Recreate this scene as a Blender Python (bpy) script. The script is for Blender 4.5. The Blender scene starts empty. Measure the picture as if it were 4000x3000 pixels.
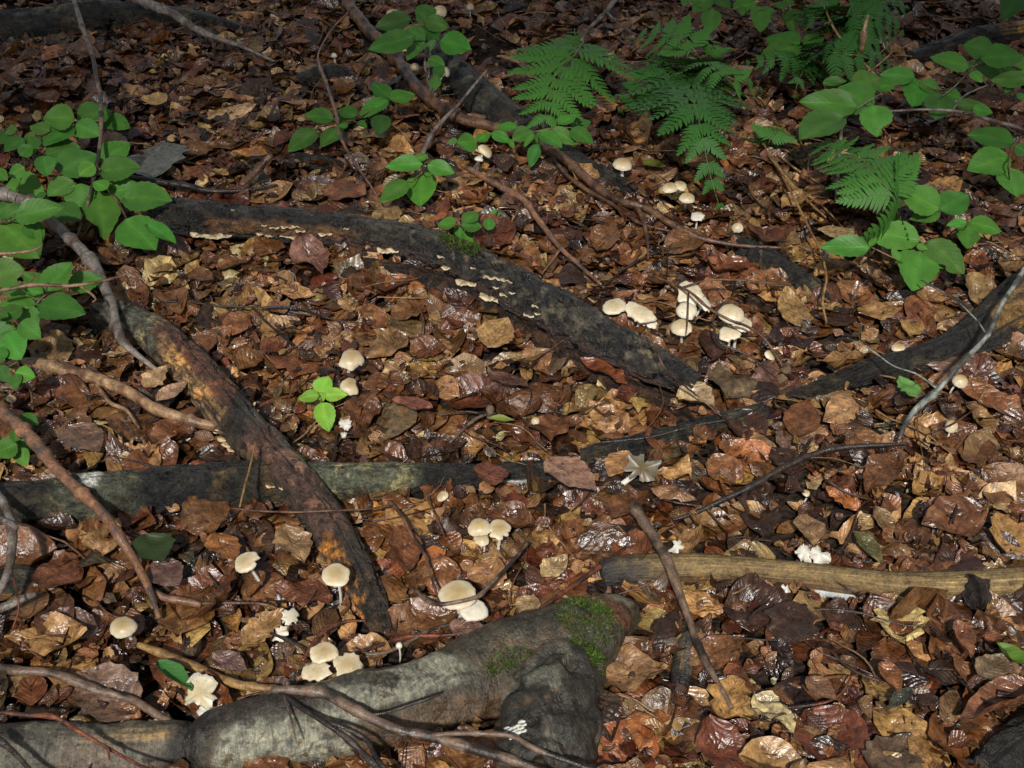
import bpy, math, random
import numpy as np
from mathutils import Vector, Matrix

# ------------------------------------------------------------------ camera, world, sun, exposure
SC = bpy.context.scene
CAM_H = 1.30
PITCH = math.radians(39.0)
HFOV = math.radians(44.0)
FPX = 2000.0 / math.tan(HFOV / 2)          # focal length in pixels of the 4000 px wide photograph

cam_data = bpy.data.cameras.new("camera")
cam_data.sensor_fit = 'HORIZONTAL'
cam_data.angle = HFOV
cam_data.clip_start = 0.05
cam_data.clip_end = 400.0
cam = bpy.data.objects.new("camera", cam_data)
SC.collection.objects.link(cam)
cam.location = (0, 0, CAM_H)
cam.rotation_euler = (math.pi / 2 - PITCH, 0, 0)
SC.camera = cam

SUN_EL = math.radians(47.0)
SUN_AZ = math.radians(187.0)               # clockwise from +Y: behind the camera, a little to its left
world = bpy.data.worlds.new("World")
SC.world = world
world.use_nodes = True
wn = world.node_tree.nodes
sky = wn.new("ShaderNodeTexSky")
sky.sky_type = 'NISHITA'
sky.sun_disc = False
sky.sun_elevation = SUN_EL
sky.sun_rotation = SUN_AZ
soft = wn.new("ShaderNodeHueSaturation")     # light under a clouded sky: most of the blue is gone
soft.inputs["Saturation"].default_value = 0.3
world.node_tree.links.new(sky.outputs[0], soft.inputs["Color"])
world.node_tree.links.new(soft.outputs[0], wn["Background"].inputs[0])
wn["Background"].inputs[1].default_value = 0.075

sun_data = bpy.data.lights.new("sun", 'SUN')
sun_data.energy = 4.2
sun_data.angle = math.radians(3.0)
sun_data.color = (1.0, 0.965, 0.91)
sun = bpy.data.objects.new("sun", sun_data)
SC.collection.objects.link(sun)
to_sun = Vector((math.sin(SUN_AZ) * math.cos(SUN_EL), math.cos(SUN_AZ) * math.cos(SUN_EL), math.sin(SUN_EL)))
sun.rotation_euler = (-to_sun).to_track_quat('-Z', 'Y').to_euler()
sun.location = to_sun * 8

SC.view_settings.view_transform = 'Standard'
SC.view_settings.look = 'None'
SC.view_settings.gamma = 1.0
SC.view_settings.exposure = 0.22
SC.view_settings.use_curve_mapping = False
SC.render.engine = 'CYCLES'
SC.cycles.max_bounces = 5
SC.cycles.diffuse_bounces = 3
SC.cycles.glossy_bounces = 2

rng = np.random.default_rng(7)
random.seed(7)

# ------------------------------------------------------------------ numeric helpers
def _hash(ix, iy, iz):
    h = (ix * 374761393 + iy * 668265263 + iz * 2147483647 + 1013) & 0xFFFFFFFF
    h = ((h ^ (h >> 13)) * 1274126177) & 0xFFFFFFFF
    h = h ^ (h >> 16)
    return (h & 0xFFFF) / 65535.0

def vnoise(p):
    """value noise, p (...,3) -> 0..1"""
    p = np.asarray(p, dtype=np.float64)
    i = np.floor(p).astype(np.int64)
    f = p - i
    f = f * f * (3 - 2 * f)
    x, y, z = i[..., 0], i[..., 1], i[..., 2]
    fx, fy, fz = f[..., 0], f[..., 1], f[..., 2]
    r = 0
    for dx in (0, 1):
        for dy in (0, 1):
            for dz in (0, 1):
                w = (fx if dx else 1 - fx) * (fy if dy else 1 - fy) * (fz if dz else 1 - fz)
                r = r + w * _hash(x + dx, y + dy, z + dz)
    return r

def fbm(p, octs=4):
    p = np.asarray(p, dtype=np.float64)
    s, a, t = 0, 0.5, 0
    for k in range(octs):
        s = s + a * vnoise(p * (2 ** k) + 17.3 * k)
        t += a
        a *= 0.5
    return s / t

def sstep(a, b, x):
    t = np.clip((x - a) / (b - a), 0, 1)
    return t * t * (3 - 2 * t)

def H(x, y):
    """height of the soil"""
    x = np.asarray(x, dtype=float); y = np.asarray(y, dtype=float)
    p = np.stack([x * 1.6 + 5, y * 1.6 + 9, x * 0 + 3], -1)
    q = np.stack([x * 5.0 + 1, y * 5.0 + 2, x * 0 + 7], -1)
    return 0.07 * (fbm(p, 2) - 0.5) + 0.025 * (vnoise(q) - 0.5)

CF = np.array([0, math.cos(PITCH), -math.sin(PITCH)])
CU = np.array([0, math.sin(PITCH), math.cos(PITCH)])
CR = np.array([1.0, 0, 0])

def P(px, py, dz=0.0):
    """where the sight line through photo point (px, py) meets the surface dz above the soil"""
    d = CF + CR * (px - 2000) / FPX + CU * (1500 - py) / FPX
    h = 0.0
    for _ in range(5):
        t = (CAM_H - (h + dz)) / -d[2]
        q = np.array([0, 0, CAM_H]) + d * t
        h = float(H(q[0], q[1]))
    t = (CAM_H - (h + dz)) / -d[2]
    return np.array([0, 0, CAM_H]) + d * t

def depth(p):
    return float(np.dot(np.asarray(p) - np.array([0, 0, CAM_H]), CF))

def px2m(n, p):
    return n * depth(p) / FPX

def proj(p):
    v = np.asarray(p) - np.array([0, 0, CAM_H])
    d = v @ CF
    return 2000 + FPX * (v @ CR) / d, 1500 - FPX * (v @ CU) / d

def norm(v):
    v = np.asarray(v, dtype=float)
    return v / (np.linalg.norm(v) + 1e-12)

def spline(pts, n):
    """Catmull-Rom through pts, n samples, evenly in arc length"""
    pts = np.asarray(pts, dtype=float)
    if len(pts) == 2:
        return pts[0] + (pts[1] - pts[0]) * np.linspace(0, 1, n)[:, None]
    q = np.vstack([2 * pts[0] - pts[1], pts, 2 * pts[-1] - pts[-2]])
    out = []
    for i in range(len(pts) - 1):
        a, b, c, d = q[i:i + 4]
        t = np.linspace(0, 1, 24, endpoint=(i == len(pts) - 2))[:, None]
        out.append(0.5 * (2 * b + (c - a) * t + (2 * a - 5 * b + 4 * c - d) * t ** 2 + (3 * b - a - 3 * c + d) * t ** 3))
    c = np.vstack(out)
    s = np.concatenate([[0], np.cumsum(np.linalg.norm(np.diff(c[:, :3], axis=0), axis=1))])
    u = np.linspace(0, s[-1], n)
    return np.stack([np.interp(u, s, c[:, k]) for k in range(c.shape[1])], -1)

# ------------------------------------------------------------------ mesh helpers
def mk(name, V, F, mat, parent=None, col=None, uv=None, smooth=True, origin=None, mat_slots=None):
    V = np.asarray(V, dtype=np.float64).reshape(-1, 3)
    if not isinstance(F, list):
        F = [F]
    F = [np.asarray(f, dtype=np.int64) for f in F if len(f)]
    me = bpy.data.meshes.new(name)
    if origin is None:
        origin = np.zeros(3)
    Vl = V - origin
    me.vertices.add(len(V))
    me.vertices.foreach_set("co", Vl.astype(np.float32).ravel())
    loops = np.concatenate([f.ravel() for f in F])
    tot = np.concatenate([np.full(len(f), f.shape[1]) for f in F])
    start = np.concatenate([[0], np.cumsum(tot)[:-1]])
    me.loops.add(len(loops))
    me.loops.foreach_set("vertex_index", loops.astype(np.int32))
    me.polygons.add(len(tot))
    me.polygons.foreach_set("loop_start", start.astype(np.int32))
    me.polygons.foreach_set("loop_total", tot.astype(np.int32))
    if smooth:
        me.polygons.foreach_set("use_smooth", np.ones(len(tot), dtype=bool))
    if uv is not None:
        lay = me.uv_layers.new(name="UVMap")
        lay.data.foreach_set("uv", np.asarray(uv)[loops].astype(np.float32).ravel())
    if col is not None:
        col = np.asarray(col, dtype=np.float32)
        if col.shape[1] == 3:
            col = np.hstack([col, np.ones((len(col), 1), np.float32)])
        at = me.color_attributes.new("Col", 'FLOAT_COLOR', 'POINT')
        at.data.foreach_set("color", col.ravel())
    me.update(calc_edges=True)
    me.validate()
    me.materials.append(mat)
    ob = bpy.data.objects.new(name, me)
    SC.collection.objects.link(ob)
    if parent is not None:
        ob.parent = parent
    else:
        ob.location = origin
    return ob

def empty(name, loc):
    o = bpy.data.objects.new(name, None)
    o.empty_display_size = 0.02
    o.location = loc
    SC.collection.objects.link(o)
    return o

def tag(o, label=None, cat=None, group=None, kind=None):
    if label: o["label"] = label
    if cat: o["category"] = cat
    if group: o["group"] = group
    if kind: o["kind"] = kind
    return o

def frames(C):
    """tangent, side (toward the camera) and top vectors along a path"""
    T = np.gradient(C, axis=0)
    T /= np.linalg.norm(T, axis=1)[:, None] + 1e-12
    side = np.cross(T, [0, 0, 1.0])
    bad = np.linalg.norm(side, axis=1) < 0.15
    side[bad] = np.cross(T[bad], [0, 1.0, 0.01])
    side /= np.linalg.norm(side, axis=1)[:, None]
    sgn = np.sign(side[len(side) // 2] @ np.array([0.15, -1, 0.0])) or 1
    side *= sgn
    for i in range(1, len(side)):
        if side[i] @ side[i - 1] < 0:
            side[i] *= -1
    top = np.cross(side, T)
    if top[len(top) // 2][2] < 0:
        top = -top
    return T, side, top

def tube_arrays(C, R, seg, disp=None, closed=True):
    """rings of a tube; angle 0 = top, +90 = the side that faces the camera. disp(s, a, base) -> radial scale"""
    n = len(C)
    T, S, U = frames(C)
    a = np.linspace(0, 2 * math.pi, seg, endpoint=False)
    ca, sa = np.cos(a), np.sin(a)
    D = U[:, None, :] * ca[None, :, None] + S[:, None, :] * sa[None, :, None]
    base = C[:, None, :] + D * R[:, None, None]
    s = np.concatenate([[0], np.cumsum(np.linalg.norm(np.diff(C, axis=0), axis=1))])
    if disp is not None:
        k = disp(s[:, None] + 0 * a[None, :], a[None, :] + 0 * s[:, None], base)
        V = C[:, None, :] + D * (R[:, None] * k)[:, :, None]
    else:
        V = base
    idx = np.arange(n * seg).reshape(n, seg)
    nx = np.roll(idx, -1, axis=1)
    quads = np.stack([idx[:-1], nx[:-1], nx[1:], idx[1:]], -1).reshape(-1, 4)
    uv = np.stack([np.broadcast_to(s[:, None], (n, seg)), np.broadcast_to(a[None, :] / (2 * math.pi), (n, seg))], -1)
    return V.reshape(-1, 3), quads, uv.reshape(-1, 2), s, a, (T, S, U)

# ------------------------------------------------------------------ materials
def new_mat(name):
    m = bpy.data.materials.new(name)
    m.use_nodes = True
    nt = m.node_tree
    return m, nt, nt.nodes["Principled BSDF"]

def node(nt, kind, **kw):
    n = nt.nodes.new(kind)
    for k, v in kw.items():
        if k.startswith("in_"):
            key = k[3:]
            n.inputs[int(key) if key.isdigit() else key].default_value = v
        else:
            setattr(n, k, v)
    return n

def ramp(nt, fac, stops):
    r = nt.nodes.new("ShaderNodeValToRGB")
    els = r.color_ramp.elements
    while len(els) < len(stops):
        els.new(0.5)
    for e, (p, c) in zip(els, stops):
        e.position = p
        e.color = (c, c, c, 1) if not hasattr(c, "__len__") else (*c, 1)
    nt.links.new(fac, r.inputs[0])
    return r

def mathn(nt, op, a, b=None, c=None):
    n = nt.nodes.new("ShaderNodeMath")
    n.operation = op
    for i, v in enumerate((a, b, c)):
        if v is None: continue
        if isinstance(v, (int, float)): n.inputs[i].default_value = v
        else: nt.links.new(v, n.inputs[i])
    return n.outputs[0]

def mulcol(nt, a, b, fac=1.0):
    n = nt.nodes.new("ShaderNodeMix")
    n.data_type = 'RGBA'; n.blend_type = 'MULTIPLY'
    n.inputs[0].default_value = fac
    nt.links.new(a, n.inputs[6]); nt.links.new(b, n.inputs[7])
    return n.outputs[2]

def veins(nt, count, slant):
    """height of a pinnate vein pattern from the leaf's own UV: u along, v across in -1..1"""
    uv = node(nt, "ShaderNodeUVMap")
    sp = node(nt, "ShaderNodeSeparateXYZ")
    nt.links.new(uv.outputs[0], sp.inputs[0])
    av = mathn(nt, 'ABSOLUTE', sp.outputs[1])
    ph = mathn(nt, 'SUBTRACT', mathn(nt, 'MULTIPLY', sp.outputs[0], count), mathn(nt, 'MULTIPLY', av, slant))
    tri = mathn(nt, 'PINGPONG', ph, 0.5)                       # 0 at a vein, 0.5 between
    rib = mathn(nt, 'POWER', mathn(nt, 'MULTIPLY', tri, 2.0), 0.6)
    mid = mathn(nt, 'MINIMUM', mathn(nt, 'MULTIPLY', av, 9.0), 1.0)
    return rib, mid

def litter_material(name):
    m, nt, b = new_mat(name)
    L = nt.links.new
    at = node(nt, "ShaderNodeVertexColor", layer_name="Col")
    geo = node(nt, "ShaderNodeTexCoord")
    n0 = node(nt, "ShaderNodeTexNoise", in_Scale=38.0, in_Detail=3.0, in_Roughness=0.6, in_Distortion=0.8)
    n1 = node(nt, "ShaderNodeTexNoise", in_Scale=110.0, in_Detail=5.0, in_Roughness=0.62, in_Distortion=0.5)
    n2 = node(nt, "ShaderNodeTexNoise", in_Scale=420.0, in_Detail=3.0, in_Roughness=0.6)
    for n in (n0, n1, n2): L(geo.outputs["Object"], n.inputs["Vector"])
    rib, mid = veins(nt, 8.0, 2.4)
    c = mulcol(nt, at.outputs[0], ramp(nt, n0.outputs[0], [(0.30, (0.42, 0.34, 0.28)), (0.48, (0.90, 0.86, 0.80)), (0.66, (1.5, 1.45, 1.28))]).outputs[0], 0.85)
    c = mulcol(nt, c, ramp(nt, n1.outputs[0], [(0.34, 0.32), (0.44, 0.85), (0.55, 1.0), (0.72, 1.45)]).outputs[0], 0.9)
    c = mulcol(nt, c, ramp(nt, n2.outputs[0], [(0.3, 0.6), (0.6, 1.15)]).outputs[0], 0.6)
    c = mulcol(nt, c, ramp(nt, rib, [(0.0, 0.7), (0.35, 1.0)]).outputs[0], 0.40)
    c = mulcol(nt, c, ramp(nt, mid, [(0.0, 0.6), (1.0, 1.0)]).outputs[0], 0.5)
    L(c, b.inputs["Base Color"])
    rr = ramp(nt, n0.outputs[0], [(0.38, 0.25), (0.50, 0.34), (0.62, 0.55)])
    L(rr.outputs[0], b.inputs["Roughness"])
    b.inputs["Specular IOR Level"].default_value = 0.7
    hsum = mathn(nt, 'ADD', mathn(nt, 'MULTIPLY', rib, 0.24), mathn(nt, 'MULTIPLY', n1.outputs[0], 0.40))
    hsum = mathn(nt, 'ADD', hsum, mathn(nt, 'MULTIPLY', n2.outputs[0], 0.07))
    hsum = mathn(nt, 'ADD', hsum, mathn(nt, 'MULTIPLY', n0.outputs[0], 2.2))
    hsum = mathn(nt, 'ADD', hsum, mathn(nt, 'MULTIPLY', mid, 0.25))
    bp = node(nt, "ShaderNodeBump", in_Strength=0.7, in_Distance=0.0036)
    L(hsum, bp.inputs["Height"]); L(bp.outputs[0], b.inputs["Normal"])
    return m

def green_material(name, count=8.0, slant=2.6, rough=0.5):
    m, nt, b = new_mat(name)
    L = nt.links.new
    at = node(nt, "ShaderNodeVertexColor", layer_name="Col")
    geo = node(nt, "ShaderNodeTexCoord")
    n1 = node(nt, "ShaderNodeTexNoise", in_Scale=60.0, in_Detail=3.0)
    L(geo.outputs["Object"], n1.inputs["Vector"])
    rib, mid = veins(nt, count, slant)
    c = mulcol(nt, at.outputs[0], ramp(nt, n1.outputs[0], [(0.3, 0.8), (0.7, 1.12)]).outputs[0], 0.8)
    c = mulcol(nt, c, ramp(nt, rib, [(0.0, 0.72), (0.3, 1.0)]).outputs[0], 0.55)
    n5 = node(nt, "ShaderNodeTexNoise", in_Scale=95.0, in_Detail=2.0)
    L(geo.outputs["Object"], n5.inputs["Vector"])
    c = mulcol(nt, c, ramp(nt, n5.outputs[0], [(0.70, (1, 1, 1)), (0.745, (2.0, 0.45, 0.8))]).outputs[0], 0.9)
    L(c, b.inputs["Base Color"])
    b.inputs["Roughness"].default_value = rough
    b.inputs["Specular IOR Level"].default_value = 0.3
    hs = mathn(nt, 'ADD', mathn(nt, 'MULTIPLY', rib, 0.32), mathn(nt, 'MULTIPLY', n1.outputs[0], 0.9))
    hs = mathn(nt, 'ADD', hs, mathn(nt, 'MULTIPLY', mid, 0.6))
    bp = node(nt, "ShaderNodeBump", in_Strength=0.45, in_Distance=0.0015)
    L(hs, bp.inputs["Height"]); L(bp.outputs[0], b.inputs["Normal"])
    tr = node(nt, "ShaderNodeBsdfTranslucent")
    L(c, tr.inputs["Color"])
    mx = node(nt, "ShaderNodeMixShader", in_0=0.22)
    out = nt.nodes["Material Output"]
    L(b.outputs[0], mx.inputs[1]); L(tr.outputs[0], mx.inputs[2]); L(mx.outputs[0], out.inputs[0])
    return m

def bark_material(name, rough=0.42, bump=0.6, su=60.0, sv=20.0, fine=260.0, dist=0.004, spec=0.5, con=0.8, blot=None):
    """colour comes from the log's own painted bark; su / sv: grain per metre along / round the log"""
    m, nt, b = new_mat(name)
    L = nt.links.new
    at = node(nt, "ShaderNodeVertexColor", layer_name="Col")
    uv = node(nt, "ShaderNodeUVMap")
    mp = node(nt, "ShaderNodeMapping")
    mp.inputs["Scale"].default_value = (su, sv, 1)
    L(uv.outputs[0], mp.inputs[0])
    n1 = node(nt, "ShaderNodeTexNoise", in_Scale=1.0, in_Detail=6.0, in_Roughness=0.65, in_Distortion=0.4)
    L(mp.outputs[0], n1.inputs["Vector"])
    geo = node(nt, "ShaderNodeTexCoord")
    n2 = node(nt, "ShaderNodeTexNoise", in_Scale=fine, in_Detail=4.0, in_Roughness=0.7)
    n3 = node(nt, "ShaderNodeTexNoise", in_Scale=70.0, in_Detail=5.0, in_Roughness=0.65)
    L(geo.outputs["Object"], n2.inputs["Vector"]); L(geo.outputs["Object"], n3.inputs["Vector"])
    c = mulcol(nt, at.outputs[0], ramp(nt, n1.outputs[0], [(0.28, 0.30), (0.5, 0.95), (0.75, 1.6)]).outputs[0], con)
    c = mulcol(nt, c, ramp(nt, n2.outputs[0], [(0.3, 0.45), (0.65, 1.35)]).outputs[0], 0.75)
    c = mulcol(nt, c, ramp(nt, n3.outputs[0], [(0.32, (0.35, 0.32, 0.28)), (0.5, (0.95, 0.93, 0.9)), (0.7, (1.7, 1.55, 1.35))]).outputs[0], con)
    if blot:
        n4 = node(nt, "ShaderNodeTexNoise", in_Scale=blot[0], in_Detail=9.0, in_Roughness=0.68, in_Distortion=0.3)
        L(geo.outputs["Object"], n4.inputs["Vector"])
        c = mulcol(nt, c, ramp(nt, n4.outputs[0], [(blot[1], (1, 1, 1)), (blot[1] + 0.015, blot[2])]).outputs[0], 1.0)
        n6 = node(nt, "ShaderNodeTexVoronoi", in_Scale=blot[0] * 3.2, feature='DISTANCE_TO_EDGE')
        L(geo.outputs["Object"], n6.inputs["Vector"])
        c = mulcol(nt, c, ramp(nt, n6.outputs["Distance"], [(0.0, 0.35), (0.035, 1.0)]).outputs[0], 0.5)
    L(c, b.inputs["Base Color"])
    rr = ramp(nt, n3.outputs[0], [(0.3, rough - 0.14), (0.7, rough + 0.25)])
    L(rr.outputs[0], b.inputs["Roughness"])
    b.inputs["Specular IOR Level"].default_value = spec
    hs = mathn(nt, 'ADD', mathn(nt, 'MULTIPLY', n1.outputs[0], 1.0), mathn(nt, 'MULTIPLY', n2.outputs[0], 0.5))
    hs = mathn(nt, 'ADD', hs, mathn(nt, 'MULTIPLY', n3.outputs[0], 1.2))
    bp = node(nt, "ShaderNodeBump", in_Strength=bump, in_Distance=dist)
    L(hs, bp.inputs["Height"]); L(bp.outputs[0], b.inputs["Normal"])
    return m

def flesh_material(name):
    m, nt, b = new_mat(name)
    L = nt.links.new
    at = node(nt, "ShaderNodeVertexColor", layer_name="Col")
    geo = node(nt, "ShaderNodeTexCoord")
    n1 = node(nt, "ShaderNodeTexNoise", in_Scale=120.0, in_Detail=4.0)
    L(geo.outputs["Object"], n1.inputs["Vector"])
    c = mulcol(nt, at.outputs[0], ramp(nt, n1.outputs[0], [(0.3, 0.78), (0.65, 1.04)]).outputs[0], 0.9)
    n7 = node(nt, "ShaderNodeTexNoise", in_Scale=300.0, in_Detail=2.0)
    L(geo.outputs["Object"], n7.inputs["Vector"])
    c = mulcol(nt, c, ramp(nt, n7.outputs[0], [(0.70, (1, 1, 1)), (0.74, (0.25, 0.16, 0.1))]).outputs[0], 0.8)
    L(c, b.inputs["Base Color"])
    b.inputs["Roughness"].default_value = 0.38
    b.inputs["Specular IOR Level"].default_value = 0.35
    b.inputs["Subsurface Weight"].default_value = 0.15
    b.inputs["Subsurface Radius"].default_value = (0.006, 0.004, 0.002)
    b.inputs["Subsurface Scale"].default_value = 0.6
    bp = node(nt, "ShaderNodeBump", in_Strength=0.2, in_Distance=0.001)
    L(n1.outputs[0], bp.inputs["Height"]); L(bp.outputs[0], b.inputs["Normal"])
    return m

def soil_material():
    m, nt, b = new_mat("wet_soil")
    L = nt.links.new
    geo = node(nt, "ShaderNodeTexCoord")
    n1 = node(nt, "ShaderNodeTexNoise", in_Scale=55.0, in_Detail=8.0, in_Roughness=0.7)
    n2 = node(nt, "ShaderNodeTexVoronoi", in_Scale=90.0)
    L(geo.outputs["Object"], n1.inputs["Vector"]); L(geo.outputs["Object"], n2.inputs["Vector"])
    r = ramp(nt, n1.outputs[0], [(0.3, (0.008, 0.005, 0.003)), (0.55, (0.022, 0.013, 0.008)), (0.75, (0.075, 0.036, 0.016))])
    L(r.outputs[0], b.inputs["Base Color"])
    b.inputs["Roughness"].default_value = 0.7
    b.inputs["Specular IOR Level"].default_value = 0.25
    hs = mathn(nt, 'ADD', n1.outputs[0], n2.outputs[0])
    bp = node(nt, "ShaderNodeBump", in_Strength=0.8, in_Distance=0.01)
    L(hs, bp.inputs["Height"]); L(bp.outputs[0], b.inputs["Normal"])
    return m

M_LEAF = litter_material("dead_leaf")
M_GREEN = green_material("fresh_leaf")
M_FERN = green_material("fern_leaf", count=1.0, slant=0.2, rough=0.5)
M_BARK = bark_material("wet_bark")
M_ROT = bark_material("rotten_bark", rough=0.40, bump=1.0, su=70, sv=26, dist=0.010, con=0.9, blot=(17.0, 0.54, (2.3, 2.0, 1.5)))
M_BLACK = bark_material("wet_black_bark", rough=0.30, bump=1.0, su=55, sv=22, dist=0.010, con=0.9, spec=0.75, blot=(13.0, 0.58, (2.2, 1.9, 1.5)))
M_SMOOTH = bark_material("smooth_bark", rough=0.36, bump=0.7, su=260, sv=9, dist=0.005, con=0.8, blot=(30.0, 0.60, (0.45, 0.38, 0.30)))
M_WOOD = bark_material("bare_wood", rough=0.40, bump=0.8, su=13, sv=34, dist=0.004, con=0.6, blot=(22.0, 0.58, (0.55, 0.46, 0.36)))
M_TWIG = bark_material("twig_bark", rough=0.28, bump=0.6, su=70, sv=6, dist=0.002, con=0.6)
M_FLESH = flesh_material("mushroom_flesh")
M_SOIL = soil_material()

# ------------------------------------------------------------------ ground
def build_ground():
    def axis(lo, hi, core_lo, core_hi, n, far):
        c = np.linspace(core_lo, core_hi, n)
        g = np.geomspace(0.05, far, 16)
        return np.concatenate([core_lo - g[::-1], c, core_hi + g])
    xs = axis(0, 0, -2.4, 2.4, 170, 60)
    ys = axis(0, 0, 0.2, 4.6, 160, 80)
    X, Y = np.meshgrid(xs, ys)
    Z = H(X, Y)
    q = np.stack([X * 25, Y * 25, X * 0], -1)
    Z = Z + 0.03 * (fbm(q, 3) - 0.5)
    n, m = X.shape
    idx = np.arange(n * m).reshape(n, m)
    F = np.stack([idx[:-1, :-1], idx[:-1, 1:], idx[1:, 1:], idx[1:, :-1]], -1).reshape(-1, 4)
    o = mk("ground", np.stack([X, Y, Z], -1), F, M_SOIL)
    tag(o, kind="structure")
build_ground()

# ------------------------------------------------------------------ leaves
LEAF_COLOURS = {
    "golden tan": (0.30, 0.165, 0.058),
    "tan": (0.235, 0.130, 0.053),
    "brown": (0.135, 0.056, 0.019),
    "chestnut brown": (0.118, 0.043, 0.014),
    "reddish brown": (0.098, 0.029, 0.011),
    "dark brown": (0.036, 0.016, 0.008),
    "pale cream": (0.46, 0.33, 0.17),
    "mauve brown": (0.12, 0.064, 0.046),
    "grey brown": (0.10, 0.066, 0.038),
    "orange brown": (0.25, 0.095, 0.025),
}
NAMES_C = list(LEAF_COLOURS)
CVAL = np.array([LEAF_COLOURS[k] for k in NAMES_C])
CPROB = np.array([0.11, 0.15, 0.26, 0.14, 0.09, 0.18, 0.018, 0.03, 0.02, 0.02]); CPROB /= CPROB.sum()

def leaf_batch(N, nu, nv, L, wr, yaw, pitch, roll, pos, curl, bend, crumple, lobes, cut, r):
    """N leaves at once: (N,nu,nv,3) points and uv. All parameters are arrays of length N."""
    u = np.linspace(0, 1, nu)[None, :, None]
    v = np.linspace(-1, 1, nv)[None, None, :]
    A = lambda k: np.asarray(k, dtype=float).reshape(N, 1, 1)
    uu = u * A(cut)
    prof = np.sin(np.pi * np.clip(uu, 0, 1) ** 0.80) ** 0.92
    ph = A(r.uniform(0, 6.28, N))
    lob = 1 - A(lobes) * (0.5 + 0.5 * np.cos(2 * np.pi * 4.2 * uu + ph)) * sstep(0.12, 0.3, uu)
    rag = 1 + 0.09 * (r.uniform(-1, 1, (N, nu, nv)))
    half = 0.5 * A(L) * A(wr) * prof * lob * rag + 0.0008
    x = A(L) * (uu - 0.5 * A(cut)) + 0 * v
    y = half * v
    z = A(L) * A(curl) * 1.1 * (v ** 2 - 0.3) * prof * 0.5
    z = z + A(L) * A(bend) * ((2 * u - 1) ** 2 - 0.33) * 0.5
    k1 = A(r.uniform(5, 12, N)); p1 = A(r.uniform(0, 6.28, N)); p2 = A(r.uniform(0, 6.28, N)); d1 = A(r.uniform(-3, 3, N))
    z = z + A(L) * A(crumple) * (np.sin(k1 * uu + d1 * v + p1) * 0.6 + np.sin(k1 * 1.9 * uu - 2.4 * d1 * v + p2) * 0.4 * np.abs(v))
    for _k in range(3):
        f1, f2, p3 = A(r.uniform(3, 16, N)), A(r.uniform(-5, 5, N)), A(r.uniform(0, 6.28, N))
        z = z + A(L) * A(crumple) * 0.55 * np.sin(f1 * uu + f2 * v + p3)
    z = z + A(L) * A(crumple) * 0.14 * r.normal(0, 1, (N, nu, nv))
    cp, sp = np.cos(A(pitch)), np.sin(A(pitch))
    x, z = x * cp - z * sp, x * sp + z * cp
    cr_, sr = np.cos(A(roll)), np.sin(A(roll))
    y, z = y * cr_ - z * sr, y * sr + z * cr_
    cy, sy = np.cos(A(yaw)), np.sin(A(yaw))
    x, y = x * cy - y * sy, x * sy + y * cy
    V = np.stack([x, y, z], -1) + np.asarray(pos)[:, None, None, :]
    UV = np.stack([np.broadcast_to(uu, (N, nu, nv)), np.broadcast_to(v, (N, nu, nv))], -1)
    return V, UV

def grid_faces(N, nu, nv):
    idx = np.arange(N * nu * nv).reshape(N, nu, nv)
    return np.stack([idx[:, :-1, :-1], idx[:, 1:, :-1], idx[:, 1:, 1:], idx[:, :-1, 1:]], -1).reshape(-1, 4)

def pick_colours(n, r):
    k = r.choice(len(CVAL), n, p=CPROB)
    c = CVAL[k] * r.uniform(0.45, 1.3, (n, 1)) * (1 + r.normal(0, 0.07, (n, 3)))
    return k, np.clip(c, 0.004, 0.8)

# logs register their footprints here so that loose leaves do not grow through them
FOOT = []      # (x, y, radius)

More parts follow.
